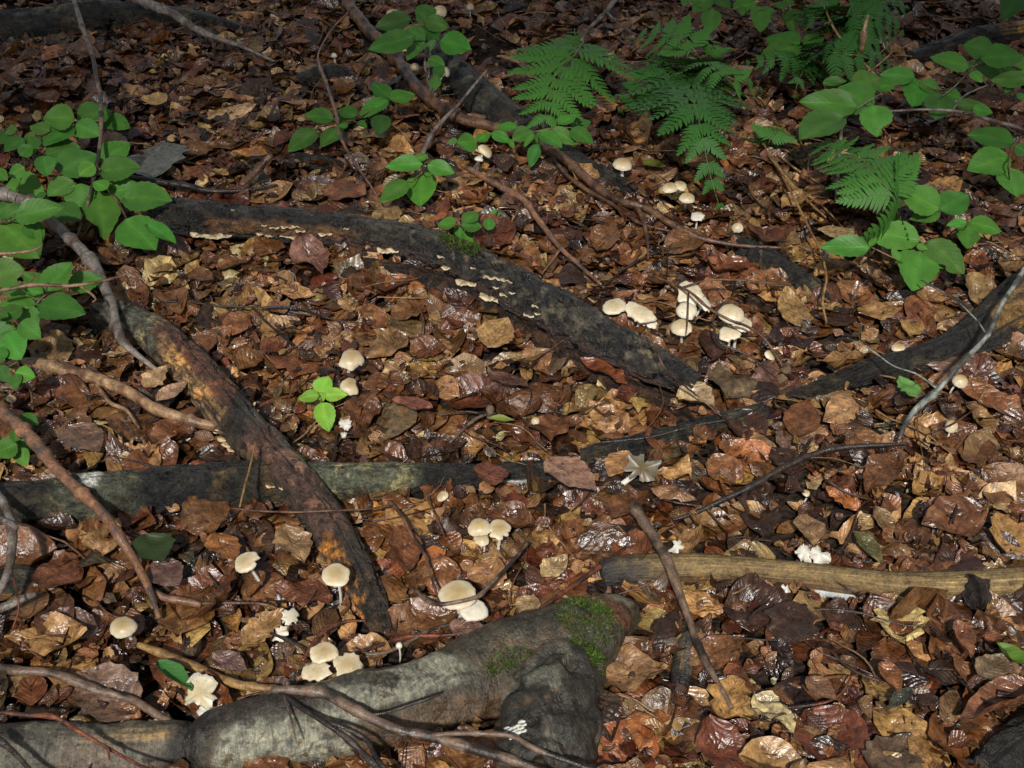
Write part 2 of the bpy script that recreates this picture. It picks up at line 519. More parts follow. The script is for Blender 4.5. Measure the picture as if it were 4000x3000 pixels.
# ------------------------------------------------------------------ logs
def build_log(name, label, pts, lift=0.55, seg=56, step=0.006, mat=None, paint=None, disp=None, group=None,
              close=(True, True), face_cols=((0.05, 0.04, 0.03), (0.05, 0.04, 0.03)), sink=1.0):
    """pts: (photo x, photo y, width in photo px). The axis is laid lift*radius above the litter."""
    C = []; R = []
    for (x, y, w) in pts:
        p = P(x, y, 0.02)
        r = px2m(w / 2, p)
        p = P(x, y, 0.012 + lift * r)
        C.append(p); R.append(px2m(w / 2, p))
    CR_ = np.hstack([np.array(C), np.array(R)[:, None]])
    ln = np.linalg.norm(np.diff(CR_[:, :3], axis=0), axis=1).sum()
    n = max(12, int(ln / step))
    S = spline(CR_, n)
    C, R = S[:, :3], np.maximum(S[:, 3], 0.002)
    V, F, uv, s, a, fr = tube_arrays(C, R, seg, disp)
    ss = np.repeat(s, seg); aa = np.tile(np.degrees((a + math.pi) % (2 * math.pi) - math.pi), n)
    t = ss / s[-1]
    col = paint(t, aa, V, ss) if paint else np.tile((0.05, 0.04, 0.03), (len(V), 1))
    base = C[n // 2].copy(); base[2] = float(H(base[0], base[1]))
    root = empty(name, base)
    tag(root, label, "log", group)
    body = mk("bark", V, F, mat or M_BARK, root, col=col, uv=uv, origin=base)
    for e, (i, on) in enumerate(zip((0, n - 1), close)):
        if not on: continue
        ring = V[i * seg:(i + 1) * seg]
        c = ring.mean(0)
        T = fr[0][i] * (-1 if i == 0 else 1)
        rr = [ring]
        K = 6
        for k in range(1, K):
            q = c + (ring - c) * (1 - k / K)
            nz = (fbm(q * 130, 3) - 0.5)[:, None]
            rr.append(q + T * (R[i] * 0.10 * math.sin(k / K * 1.5) + nz * R[i] * 0.22))
        VV = np.vstack(rr + [(c + T * R[i] * 0.12)[None]])
        idx = np.arange(K * seg).reshape(K, seg)
        nx = np.roll(idx, -1, 1)
        q = np.stack([idx[:-1], nx[:-1], nx[1:], idx[1:]], -1).reshape(-1, 4)
        tr = np.stack([idx[-1], nx[-1], np.full(seg, K * seg)], -1)
        cc = np.array(face_cols[e])[None] * (0.5 + 1.0 * fbm(VV * 90, 3))[:, None]
        uvf = (VV[:, :2] - c[:2]) * 3
        mk("broken_end", VV, [q, tr], M_ROT, root, col=cc, uv=uvf, origin=base)
    for i in range(0, n, 2):
        FOOT.append((C[i][0], C[i][1], R[i] * 0.92 * sink))
    return root, base, (C, R, fr, s, a, V.reshape(n, seg, 3))

def mixc(c, col, m):
    m = np.clip(m, 0, 1)[:, None]
    return c * (1 - m) + np.asarray(col)[None] * m

def patch(t, a, t0, t1, a0, a1, V, freq=60, rag=0.35, ts=0.02, as_=10):
    """ragged patch mask in (t, angle)"""
    nz = (fbm(V * freq, 3) - 0.5)
    tt = t + nz * rag * (t1 - t0); a2 = a + nz * rag * (a1 - a0) * 1.3
    return sstep(t0 - ts, t0 + ts, tt) * (1 - sstep(t1 - ts, t1 + ts, tt)) * sstep(a0 - as_, a0 + as_, a2) * (1 - sstep(a1 - as_, a1 + as_, a2))

def at_log(geom, t, deg):
    """surface point and outward normal of a log"""
    C, R, fr, s, a, G = geom
    i = int(np.clip(t, 0, 1) * (len(C) - 1))
    seg = G.shape[1]
    j = int(round((deg % 360) / 360 * seg)) % seg
    return G[i, j], norm(G[i, j] - C[i]), fr[0][i]

def bracket(parent, base, geom, t, deg, w, depth_, col=(0.40, 0.27, 0.14), flat=0.0):
    """a small wavy shelf growing out of the bark"""
    p, nrm, T = at_log(geom, t, deg)
    up = norm(np.array([0, 0, 1.0]) * 0.9 + nrm * 0.3)
    out = norm(nrm + np.array([0, -0.5, 0.1]) - up * flat)
    side = norm(np.cross(up, out)); up = norm(np.cross(out, side))
    na, nr = 15, 5
    V = []; cc = []
    ph = random.uniform(0, 6)
    for lay in (1, -1):
        for i in range(nr):
            for j in range(na):
                an = -math.pi * 0.56 + math.pi * 1.12 * j / (na - 1)
                rr = i / (nr - 1)
                wob = 1 + 0.16 * math.sin(an * 5 + ph) + 0.10 * math.sin(an * 9 + 2 * ph)
                x = math.sin(an) * w * 0.5 * rr * wob
                y = math.cos(an) * depth_ * rr * wob - 0.002
                th = 0.10 * w * (1 - rr ** 3) * lay * 0.5 + 0.0004 * lay
                z = th + 0.10 * w * rr * math.sin(an * 4 + ph)
                V.append(p + side * x + out * y + up * z)
                k = rr ** 2
                c0 = np.array(col) * (0.62 + 0.2 * math.sin(rr * 11))
                cc.append(c0 * (1 - k) + np.array((0.55, 0.46, 0.30)) * k)
    idx = np.arange(nr * na).reshape(nr, na)
    f1 = np.stack([idx[:-1, :-1], idx[:-1, 1:], idx[1:, 1:], idx[1:, :-1]], -1).reshape(-1, 4)
    f2 = f1[:, ::-1] + nr * na
    rim = np.stack([idx[-1, :-1], idx[-1, 1:], idx[-1, 1:] + nr * na, idx[-1, :-1] + nr * na], -1)
    return mk("bracket_fungus", np.array(V), [np.vstack([f1, f2, rim])], M_FLESH, parent, col=np.array(cc), origin=base)

def moss(parent, base, geom, t0, t1, a0, a1, n, ln=0.006, thresh=0.48, freq=45, snap=None):
    """short moss blades standing on the bark"""
    V = []; F = []; cc = []
    r = np.random.default_rng(int(n + t0 * 1000))
    k = 0
    for _ in range(n):
        tt = r.uniform(t0, t1); aa = r.uniform(a0, a1)
        # uneven outline
        e = 4 * ((tt - (t0 + t1) / 2) / (t1 - t0)) ** 2 + 4 * ((aa - (a0 + a1) / 2) / (a1 - a0)) ** 2
        p, nr_, T = at_log(geom, tt, aa)
        C, R, fr, s, a, G = geom
        p = p + T * r.normal(0, 0.003) + np.cross(T, nr_) * r.normal(0, 0.003)
        if snap is not None:
            p, nr_ = snap(p)
        if fbm(p * freq, 3) + r.normal(0, 0.07) < thresh * (0.62 + 0.55 * e): continue
        d = norm(nr_ + r.normal(0, 0.55, 3)); l = ln * r.uniform(0.5, 1.3)
        sd = norm(np.cross(d, r.normal(0, 1, 3))) * l * 0.16
        p = p - nr_ * 0.001
        V += [p - sd, p + sd, p + d * l * 0.6 + sd * 0.8, p + d * l + r.normal(0, 1, 3) * l * 0.15, p + d * l * 0.6 - sd * 0.8]
        F.append([k, k + 1, k + 2, k + 3, k + 4]); k += 5
        g = r.uniform(0.6, 1.3)
        c = np.array((0.052, 0.125, 0.014)) * g
        if r.random() < 0.3: c = np.array((0.11, 0.14, 0.03)) * g
        if r.random() < 0.12: c = np.array((0.10, 0.055, 0.02)) * g
        cc += [c * 0.6] * 2 + [c] * 3
    o = mk("moss", np.array(V), np.array(F), M_FERN, parent, col=np.array(cc), uv=np.zeros((len(V), 2)) + 0.3, origin=base, smooth=False)
    o["kind"] = "stuff"
    return o

def S2(lst, k=1.8083):
    """points read off the 2212 px wide view -> photo px"""
    return [tuple(c * k for c in p) for p in lst]

DARK = np.array((0.020, 0.017, 0.014))
GREYG = np.array((0.15, 0.155, 0.115))
RUST = np.array((0.20, 0.085, 0.03))

def rough_disp(amp, f_len=30, f_ang=2.0, ridge=0.0, seed=0.0):
    def d(s, a, base):
        p = np.stack([s * f_len + seed, np.cos(a) * f_ang + 3, np.sin(a) * f_ang + seed], -1)
        k = 1 + amp * (fbm(p, 4) - 0.5) * 2
        p2 = np.stack([s * 7 + seed * 3, np.cos(a) * 0.8 + 6, np.sin(a) * 0.8 + seed], -1)
        k = k + 0.34 * (fbm(p2, 2) - 0.5)
        k = k + amp * (0.55 * (fbm(base * 190.0, 2) - 0.5) + 0.7 * (fbm(base * 85.0 + 3, 2) - 0.5))
        if ridge:
            q = np.stack([s * f_len * 2.3 + 7 + seed, np.cos(a) * f_ang * 2.2, np.sin(a) * f_ang * 2.2 + 5], -1)
            k = k - ridge * 1.5 * sstep(0.535, 0.575, fbm(q, 3))
        return k
    return d

# --- black rotten log with bracket fungi
def paint_black(t, a, V, s):
    n = fbm(V * 28 + 3, 4); n2 = fbm(V * 75 + 9, 3)
    c = np.tile(DARK, (len(V), 1)) * (0.5 + 1.0 * n2)[:, None]
    c = mixc(c, (0.055, 0.047, 0.036), sstep(0.55, 0.63, n))
    c = mixc(c, (0.21, 0.105, 0.04), patch(t, a, 0.11, 0.36, 52, 108, V, 40, 0.45) * sstep(0.34, 0.55, n2 + 0.1))
    c = mixc(c, (0.075, 0.06, 0.04), patch(t, a, 0.36, 0.56, -60, 40, V, 35, 0.5) * 0.8)
    c = mixc(c, (0.055, 0.028, 0.018), patch(t, a, 0.3, 1.1, 88, 190, V, 30, 0.3))
    c = mixc(c, (0.15, 0.13, 0.09), patch(t, a, 0.5, 0.95, -40, 70, V, 35, 0.4) * sstep(0.57, 0.62, n2))
    return c * 0.72
black_log, black_base, black_geom = build_log(
    "rotten_log", "long black rotten log studded with cream bracket fungi, mossy in its middle",
    S2([(338, 462, 66), (400, 470, 78), (520, 480, 74), (650, 490, 70), (780, 502, 72), (900, 525, 76), (1010, 565, 84), (1120, 628, 92),
        (1230, 690, 96), (1330, 745, 92), (1420, 792, 84), (1500, 835, 62)]),
    lift=1.05, mat=M_BLACK, paint=paint_black, disp=rough_disp(0.14, 26, 1.6, 0.15), step=0.004, seg=80,
    face_cols=((0.045, 0.036, 0.03), (0.02, 0.017, 0.014)))
for (t, dg, w) in [(0.205, 62, .020), (0.225, 66, .030), (0.245, 64, .034), (0.265, 58, .026), (0.27, 70, .024), (0.315, 75, .034), (0.20, 96, .022),
                   (0.215, 102, .034), (0.235, 104, .040), (0.255, 100, .036), (0.185, 104, .020), (0.09, 112, .050), (0.115, 114, .046), (0.135, 116, .032),
                   (0.42, 112, .034), (0.44, 113, .040), (0.545, 68, .022), (0.56, 92, .034), (0.595, 112, .044), (0.612, 114, .034), (0.655, 112, .044), (0.672, 114, .036),
                   (0.655, 52, .030), (0.668, 46, .032), (0.678, 40, .026), (0.672, 66, .022), (0.69, 72, .030), (0.70, 58, .024), (0.72, 80, .022), (0.745, 60, .020), (0.752, 70, .018), (0.735, 88, .024), (0.61, 60, .018),
                   (0.23, 84, .016), (0.15, 20, .014), (0.35, 50, .018)]:
    bracket(black_log, black_base, black_geom, t, dg, w * random.uniform(0.6, 0.85), w * random.uniform(0.22, 0.40))
moss(black_log, black_base, black_geom, 0.52, 0.60, -25, 25, 2600, 0.006, 0.46)

# --- slab of shed bark leaning along the foot of the black log
def paint_slab(t, a, V, s):
    n = fbm(V * 60, 4)
    return mixc(np.tile((0.030, 0.018, 0.012), (len(V), 1)) * (0.5 + n)[:, None], (0.10, 0.05, 0.03), sstep(0.55, 0.7, n))
def slab():
    r, b, g = build_log("bark_slab", "dark slab of shed bark lying along the foot of the black rotten log",
          S2([(735, 566, 30), (850, 590, 50), (960, 622, 56), (1060, 668, 46), (1160, 730, 40), (1260, 790, 50), (1350, 838, 54), (1440, 880, 36)]),
          lift=0.0, mat=M_ROT, paint=paint_slab, disp=rough_disp(0.22, 30, 1.5, 0.15, 4.0), step=0.007, seg=36)
    r["category"] = "bark"
slab()

# --- decayed log lying diagonally, bark half shed, orange crust
def paint_diag(t, a, V, s):
    n = fbm(V * 30 + 1, 4); n2 = fbm(V * 90 + 5, 3)
    c = np.tile((0.050, 0.036, 0.026), (len(V), 1)) * (0.55 + 0.9 * n2)[:, None]
    c = mixc(c, (0.020, 0.016, 0.013), sstep(0.50, 0.62, n) * 0.8)
    c = mixc(c, GREYG * 0.85, patch(t, a, 0.02, 0.20, -120, 75, V, 30, 0.5) * sstep(0.42, 0.55, n2 + 0.05))
    c = mixc(c, (0.13, 0.055, 0.03), patch(t, a, 0.17, 0.45, -40, 40, V, 28, 0.45) * 0.8)
    c = mixc(c, (0.29, 0.175, 0.08), patch(t, a, 0.22, 0.49, 22, 100, V, 45, 0.4) * sstep(0.3, 0.5, fbm(np.stack([s * 25, a / 5, a * 0], -1), 3)))
    c = mixc(c, (0.11, 0.105, 0.085), patch(t, a, 0.48, 0.66, -110, -10, V, 30, 0.5) * 0.8)
    c = mixc(c, (0.115, 0.065, 0.05), patch(t, a, 0.55, 0.80, -40, 60, V, 30, 0.5) * 0.8)
    c = mixc(c, (0.40, 0.17, 0.03), patch(t, a, 0.79, 0.97, 18, 100, V, 60, 0.5) * sstep(0.46, 0.58, n2))
    return c
diag_log, diag_base, diag_geom = build_log(
    "decayed_log", "decayed diagonal log, bark shed to tan fibres, orange crust at its tip",
    S2([(215, 680, 70), (300, 705, 86), (380, 760, 90), (450, 835, 92), (520, 915, 94), (585, 985, 96), (650, 1055, 96), (705, 1125, 92), (755, 1210, 86), (795, 1290, 74), (828, 1368, 44)]),
    lift=0.95, mat=M_ROT, paint=paint_diag, disp=rough_disp(0.12, 24, 1.6, 0.11, 9.0), step=0.004, seg=72,
    face_cols=((0.02, 0.016, 0.013), (0.04, 0.03, 0.02)))
for (t, dg, w) in [(0.47, 92, .018), (0.475, 100, .016), (0.485, 104, .020), (0.495, 96, .020), (0.505, 100, .024), (0.515, 94, .018), (0.46, 108, .014), (0.52, 106, .02), (0.63, 80, .02), (0.645, 84, .016), (0.46, -75, .018), (0.475, -80, .022), (0.67, 70, .014)]:
    bracket(diag_log, diag_base, diag_geom, t, dg, w * 0.8, w * 0.4, col=(0.55, 0.26, 0.05))
moss(diag_log, diag_base, diag_geom, 0.60, 0.66, -90, -50, 500, 0.004, 0.5)

# --- horizontal mossy-grey log passing under it
def paint_horiz(t, a, V, s):
    n = fbm(V * 22 + 2, 4); n2 = fbm(V * 80 + 5, 3)
    c = np.tile((0.038, 0.034, 0.022), (len(V), 1)) * (0.5 + n2)[:, None]
    c = mixc(c, (0.105, 0.065, 0.028), sstep(0.50, 0.58, n))
    c = mixc(c, (0.015, 0.014, 0.012), sstep(0.55, 0.60, fbm(V * 48 + 21, 4)) * 0.9)
    c = mixc(c, (0.105, 0.115, 0.08), patch(t, a, 0.14, 0.28, -90, 70, V, 26, 0.5) * 0.8)
    c = mixc(c, (0.018, 0.018, 0.019), patch(t, a, 0.27, 0.395, -95, 120, V, 20, 0.12))
    c = mixc(c, (0.13, 0.14, 0.095), patch(t, a, 0.56, 0.74, -80, 70, V, 26, 0.45) * 0.9)
    c = mixc(c, (0.022, 0.020, 0.018), patch(t, a, 0.78, 1.1, -80, 130, V, 24, 0.25))
    c = mixc(c, (0.62, 0.64, 0.60), patch(t, a, 0.185, 0.220, -28, 14, V, 70, 0.4, 0.003, 3))
    c = mixc(c, (0.62, 0.62, 0.60), patch(t, a, 0.905, 0.955, 66, 90, V, 90, 0.9, 0.004, 4) * sstep(0.5, 0.55, n2))
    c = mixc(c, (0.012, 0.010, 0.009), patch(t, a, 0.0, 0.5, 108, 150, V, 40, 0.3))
    return c
build_log("mossy_log", "level olive grey log with a white lichen spot, under the decayed diagonal log",
          S2([(-60, 1104, 118), (60, 1096, 116), (200, 1078, 112), (330, 1062, 108), (450, 1050, 106), (560, 1044, 104), (700, 1046, 98), (820, 1040, 86), (930, 1030, 66), (1040, 1030, 62), (1130, 1026, 64), (1200, 1022, 60)]),
          lift=0.45, mat=M_ROT, paint=paint_horiz, disp=rough_disp(0.09, 22, 1.5, 0.09, 2.0), step=0.004, seg=76, close=(False, True))
def paint_dark(t, a, V, s):
    n = fbm(V * 30 + 7, 4); n2 = fbm(V * 85, 3)
    c = np.tile((0.022, 0.021, 0.018), (len(V), 1)) * (0.5 + n2)[:, None]
    return mixc(c, (0.06, 0.06, 0.045), sstep(0.52, 0.68, n))
build_log("rotten_log", "slim dark rotten log half buried in leaves, in line with the level mossy log",
          S2([(1255, 985, 40), (1340, 968, 46), (1430, 948, 46), (1530, 922, 46), (1650, 884, 34)]), lift=0.45, mat=M_ROT, paint=paint_dark, disp=rough_disp(0.12, 26, 1.6, 0.08, 1.0), seg=40)

# --- debarked yellowish log on the right
def paint_bare(t, a, V, s):
    g = fbm(np.stack([s * 12, a / 7, a * 0 + 2], -1), 4); n = fbm(V * 40, 3)
    c = np.tile((0.185, 0.125, 0.048), (len(V), 1)) * (0.55 + 0.9 * g)[:, None]
    c = mixc(c, (0.34, 0.24, 0.10), sstep(0.52, 0.66, g) * sstep(0.38, 0.6, t))
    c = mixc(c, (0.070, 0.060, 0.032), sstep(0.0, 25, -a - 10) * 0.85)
    c = mixc(c, (0.13, 0.065, 0.03), patch(t, a, 0.2, 0.7, 70, 110, V, 35, 0.4) * 0.7)
    c = mixc(c, (0.024, 0.022, 0.020), 1 - sstep(0.03, 0.20, t + (n - 0.5) * 0.16 - (a - 60) * 0.0009 * 0.6))
    return c
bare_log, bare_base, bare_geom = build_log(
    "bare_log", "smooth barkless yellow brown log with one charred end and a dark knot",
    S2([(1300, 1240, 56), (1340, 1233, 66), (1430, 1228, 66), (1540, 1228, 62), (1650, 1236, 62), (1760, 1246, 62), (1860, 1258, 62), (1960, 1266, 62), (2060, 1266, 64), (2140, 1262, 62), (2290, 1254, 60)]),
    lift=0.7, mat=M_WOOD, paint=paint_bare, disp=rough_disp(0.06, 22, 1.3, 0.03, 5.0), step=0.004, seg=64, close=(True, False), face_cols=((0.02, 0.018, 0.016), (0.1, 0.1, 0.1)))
def knot():
    p, nr_, T = at_log(bare_geom, 0.785, 78)
    C = np.array([p - nr_ * 0.012, p + nr_ * 0.002, p + nr_ * 0.012 - np.array([0, 0, 0.006]), p + nr_ * 0.016 - np.array([0, 0, 0.014])])
    R = np.array([0.021, 0.019, 0.014, 0.006])
    S = spline(np.hstack([C, R[:, None]]), 14)
    V, F, uv, s, a, fr = tube_arrays(S[:, :3], S[:, 3], 20, rough_disp(0.35, 160, 2.2, 0.1))
    mk("knot", V, F, M_ROT, bare_log, col=np.tile((0.03, 0.02, 0.015), (len(V), 1)), uv=uv, origin=bare_base)
knot()
def fringe():
    V = []; F = []; k = 0
    for i in range(150):
        t = 0.30 + 0.42 * i / 150
        wd = 0.2 + 0.8 * max(0, math.sin((t - 0.28) * 7.1)) * (0.5 + random.random() * 0.6)
        p0, nr_, T = at_log(bare_geom, t, 112)
        p1, n1, _ = at_log(bare_geom, t + 0.0031, 112)
        o = norm(np.array([0, -0.85, -0.1]))
        V += [p0 - o * 0.004, p1 - o * 0.004, p1 + o * 0.009 * wd - np.array([0, 0, 0.003]), p0 + o * 0.009 * wd - np.array([0, 0, 0.003]),
              p0 - o * 0.004 - np.array([0, 0, .003]), p1 - o * 0.004 - np.array([0, 0, .003])]
        F += [[k, k + 1, k + 2, k + 3], [k + 3, k + 2, k + 5, k + 4]]; k += 6
    mk("fungus_fringe", np.array(V), np.array(F), M_FLESH, bare_log, col=np.tile((0.46, 0.47, 0.45), (len(V), 1)), origin=bare_base, smooth=False)
fringe()

# --- thick grey beech log at the bottom with its forked end
def paint_grey(t, a, V, s, fork):
    n = fbm(V * 20 + 4, 4); n2 = fbm(V * 70 + 5, 3); n3 = fbm(V * 42 + 11, 3)
    c = np.tile((0.062, 0.053, 0.034), (len(V), 1)) * (0.6 + 0.8 * n2)[:, None]
    c = mixc(c, (0.105, 0.070, 0.038), sstep(0.54, 0.58, n) * 0.8)
    pale = np.array((0.225, 0.222, 0.168))
    c = mixc(c, pale, patch(t, a, 0.07, 0.33, 16, 120, V, 26, 0.30, 0.006, 3))
    c = mixc(c, pale * 0.92, patch(t, a, 0.24, 0.53, -30, 34, V, 26, 0.40, 0.006, 3))
    c = mixc(c, pale * 0.6, patch(t, a, 0.56, 0.66, -30, 20, V, 40, 0.7, 0.006, 3) * sstep(0.48, 0.52, n3))
    c = mixc(c, pale * 0.6, patch(t, a, 0.68, 0.74, 0, 40, V, 40, 0.7, 0.006, 3) * sstep(0.46, 0.50, n3))
    c = mixc(c, (0.05, 0.05, 0.04), sstep(0.60, 0.64, fbm(V * 110 + 2, 3)) * 0.75)
    c = mixc(c, (0.04, 0.036, 0.027), sstep(0.64, 0.66, fbm(V * 36 + 8, 3)) * 0.8)
    wet = sstep(0.50, 0.62, t + (n - 0.5) * 0.4) * sstep(0.42, 0.47, n3 + 0.03)
    c = mixc(c, (0.042, 0.037, 0.025), wet * 0.7)
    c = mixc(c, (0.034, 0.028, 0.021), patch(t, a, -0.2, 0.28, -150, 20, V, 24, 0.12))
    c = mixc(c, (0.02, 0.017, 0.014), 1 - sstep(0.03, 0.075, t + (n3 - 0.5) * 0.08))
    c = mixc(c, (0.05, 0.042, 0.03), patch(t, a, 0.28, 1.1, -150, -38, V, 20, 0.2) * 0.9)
    c = mixc(c, (0.095, 0.06, 0.034), patch(t, a, 0.30, 0.78, 48, 130, V, 24, 0.45) * 0.85)
    c = mixc(c, (0.035, 0.032, 0.025), fork * sstep(0.40, 0.50, n3 + 0.08))
    c = mixc(c, (0.13, 0.13, 0.10), fork * sstep(0.58, 0.64, n) * 0.8)
    c = mixc(c, (0.20, 0.19, 0.145), patch(t, a, 0.865, 0.905, -55, -5, V, 30, 0.3, 0.012, 8))
    c = mixc(c, (0.185, 0.175, 0.13), patch(t, a, 0.925, 0.97, -40, 15, V, 30, 0.3, 0.012, 8))
    c = mixc(c, (0.15, 0.055, 0.02), patch(t, a, 0.885, 0.935, -40, 40, V, 40, 0.5) * 0.7)
    return c
def build_beech_log():
    pts = S2([(412, 1612, 84), (440, 1606, 124), (480, 1598, 144), (560, 1580, 158), (690, 1560, 164), (820, 1530, 170), (940, 1494, 180), (1050, 1458, 196), (1150, 1424, 206), (1240, 1392, 190), (1320, 1352, 130), (1362, 1324, 66)])
    def axis(pts, lift, n):
        rows = []
        for (x, y, w) in pts:
            p = P(x, y, 0.02); r = px2m(w / 2, p); p = P(x, y, 0.012 + lift * r); rows.append([*p, px2m(w / 2, p)])
        return spline(np.array(rows), n)
    S = axis(pts, 0.42, 170)
    Q = axis(S2([(1225, 1385, 130), (1212, 1460, 190), (1190, 1535, 216), (1172, 1610, 224), (1160, 1700, 216)]), 0.36, 60)
    seg = 48
    VV = []; FF3 = []; FF4 = []; off = 0; geoms = []
    for K in (S, Q):
        V, F, uv, s, a, fr = tube_arrays(K[:, :3], K[:, 3], seg, rough_disp(0.05, 16, 1.4, 0.0, 3.0))
        geoms.append((K[:, :3], K[:, 3], fr, s, a, V.reshape(len(K), seg, 3)))
        n = len(V); V = np.vstack([V, K[0, :3], K[-1, :3]])
        i0 = np.arange(seg); i1 = i0 + (len(K) - 1) * seg
        FF4.append(F + off)
        FF3.append(np.vstack([np.stack([np.roll(i0, -1), i0, np.full(seg, n)], -1), np.stack([i1, np.roll(i1, -1), np.full(seg, n + 1)], -1)]) + off)
        VV.append(V); off += len(V)
    tmp = mk("beech_log", np.vstack(VV), [np.vstack(FF4), np.vstack(FF3)], M_SMOOTH)
    md = tmp.modifiers.new("remesh", 'REMESH'); md.mode = 'VOXEL'; md.voxel_size = 0.0045
    sm = tmp.modifiers.new("smooth", 'SMOOTH'); sm.iterations = 6; sm.factor = 0.6
    dg = bpy.context.evaluated_depsgraph_get()
    me = bpy.data.meshes.new_from_object(tmp.evaluated_get(dg))
    bpy.data.objects.remove(tmp)
    nv = len(me.vertices); V = np.empty(nv * 3, np.float32); me.vertices.foreach_get("co", V); V = V.reshape(-1, 3).astype(float)
    N = np.empty(nv * 3, np.float32); me.vertices.foreach_get("normal", N); N = N.reshape(-1, 3).astype(float)
    F = np.array([p.vertices[:] for p in me.polygons if len(p.vertices) == 4])
    C, R, fr, s, a, G = geoms[0]
    i = np.empty(nv, int); dq = np.empty(nv); ds = np.empty(nv)
    for k in range(0, nv, 4000):
        d = np.linalg.norm(V[k:k + 4000, None] - C[None], axis=2); i[k:k + 4000] = d.argmin(1); ds[k:k + 4000] = (d / R[None]).min(1)
        d2 = np.linalg.norm(V[k:k + 4000, None] - Q[None, :, :3], axis=2) / Q[None, :, 3]; dq[k:k + 4000] = d2.min(1)
    w = V - C[i]
    ang = np.degrees(np.arctan2((w * fr[1][i]).sum(1), (w * fr[2][i]).sum(1)))
    fork = sstep(-0.05, 0.25, ds - dq)
    V = V + N * ((fbm(V * 60, 4) - 0.5) * 0.010 + (fbm(V * 16 + 5, 2) - 0.5) * 0.016 - 0.006 * sstep(0.55, 0.66, fbm(V * 34 + 3, 3)) * (0.3 + fork))[:, None]
    base = C[len(C) // 2].copy(); base[2] = float(H(base[0], base[1]))
    root = empty("beech_log", base)
    tag(root, "thick grey beech log across the bottom, moss on its forked end", "log")
    t = i / (len(C) - 1)
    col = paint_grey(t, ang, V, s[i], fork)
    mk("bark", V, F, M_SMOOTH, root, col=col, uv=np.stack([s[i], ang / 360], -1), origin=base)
    for K in (S, Q):
        for k in range(0, len(K), 2): FOOT.append((K[k, 0], K[k, 1], K[k, 3] * 0.95))
    from mathutils.kdtree import KDTree
    kd = KDTree(nv)
    for k in range(nv): kd.insert(V[k], k)
    kd.balance()
    def snap(p):
        co, k, d = kd.find(p)
        return p + N[k] * ((V[k] - p) @ N[k]), N[k]
    moss(root, base, geoms[0], 0.755, 0.900, -36, 56, 4200, 0.0045, 0.51, 34, snap)
    moss(root, base, geoms[0], 0.58, 0.70, 15, 50, 1500, 0.005, 0.52, 30, snap)
    moss(root, base, geoms[0], 0.72, 0.82, 48, 80, 2000, 0.006, 0.50, 30, snap)
    V2 = []; F8 = []; F4 = []; k = 0
    for _ in range(36):
        x = random.gauss(1095, 24) * 1.8083; y = random.gauss(1560, 9) * 1.8083
        co, kk, d = kd.find(P(x, y, 0.10))
        p = V[kk] + N[kk] * 0.0004; nr_ = N[kk]
        sd = norm(np.cross(nr_, [0, 1, 0.3])); T_ = np.cross(nr_, sd); w_ = random.uniform(0.002, 0.006); h_ = random.uniform(0.0012, 0.0025)
        ring_ = [p + sd * math.cos(j * math.pi / 4) * w_ * random.uniform(0.7, 1.2) + T_ * math.sin(j * math.pi / 4) * h_ * random.uniform(0.7, 1.3) for j in range(8)]
        V2 += ring_ + [q_ * 0.7 + p * 0.3 + nr_ * 0.0016 for q_ in ring_]
        F8.append([k + 8 + j for j in range(8)])
        F4 += [[k + j, k + (j + 1) % 8, k + 8 + (j + 1) % 8, k + 8 + j] for j in range(8)]
        k += 16
    o = mk("white_crust", np.array(V2), [np.array(F8), np.array(F4)], M_FLESH, root, col=np.tile((0.55, 0.55, 0.48), (len(V2), 1)), origin=base)
    o["kind"] = "stuff"
build_beech_log()

# broken length of the same timber at the lower left
def paint_left(t, a, V, s):
    n = fbm(V * 22 + 8, 4); n2 = fbm(V * 70 + 1, 3)
    c = np.tile((0.10, 0.095, 0.072), (len(V), 1)) * (0.5 + n2)[:, None]
    c = mixc(c, (0.035, 0.03, 0.022), sstep(0.5, 0.6, n))
    g = fbm(np.stack([s * 14, a / 6, a * 0], -1), 4)
    c = mixc(c, (0.13, 0.10, 0.075), patch(t, a, 0.42, 0.95, -20, 110, V, 20, 0.3) * sstep(0.4, 0.5, g))
    c = mixc(c, (0.25, 0.17, 0.08), patch(t, a, 0.5, 0.9, -30, 20, V, 40, 0.5) * sstep(0.55, 0.62, g))
    c = mixc(c, (0.02, 0.017, 0.014), sstep(0.80, 0.88, t + (n - 0.5) * 0.2))
    return c
build_log("broken_log", "weathered broken log in the lower corner, its bark half gone, butting the grey beech log",
          S2([(-70, 1625, 120), (40, 1622, 122), (150, 1624, 122), (260, 1622, 118), (360, 1616, 112), (410, 1612, 104), (450, 1606, 70)]), lift=0.30, mat=M_SMOOTH, paint=paint_left,
          disp=rough_disp(0.07, 20, 1.5, 0.05, 6.0), seg=56, close=(False, True))
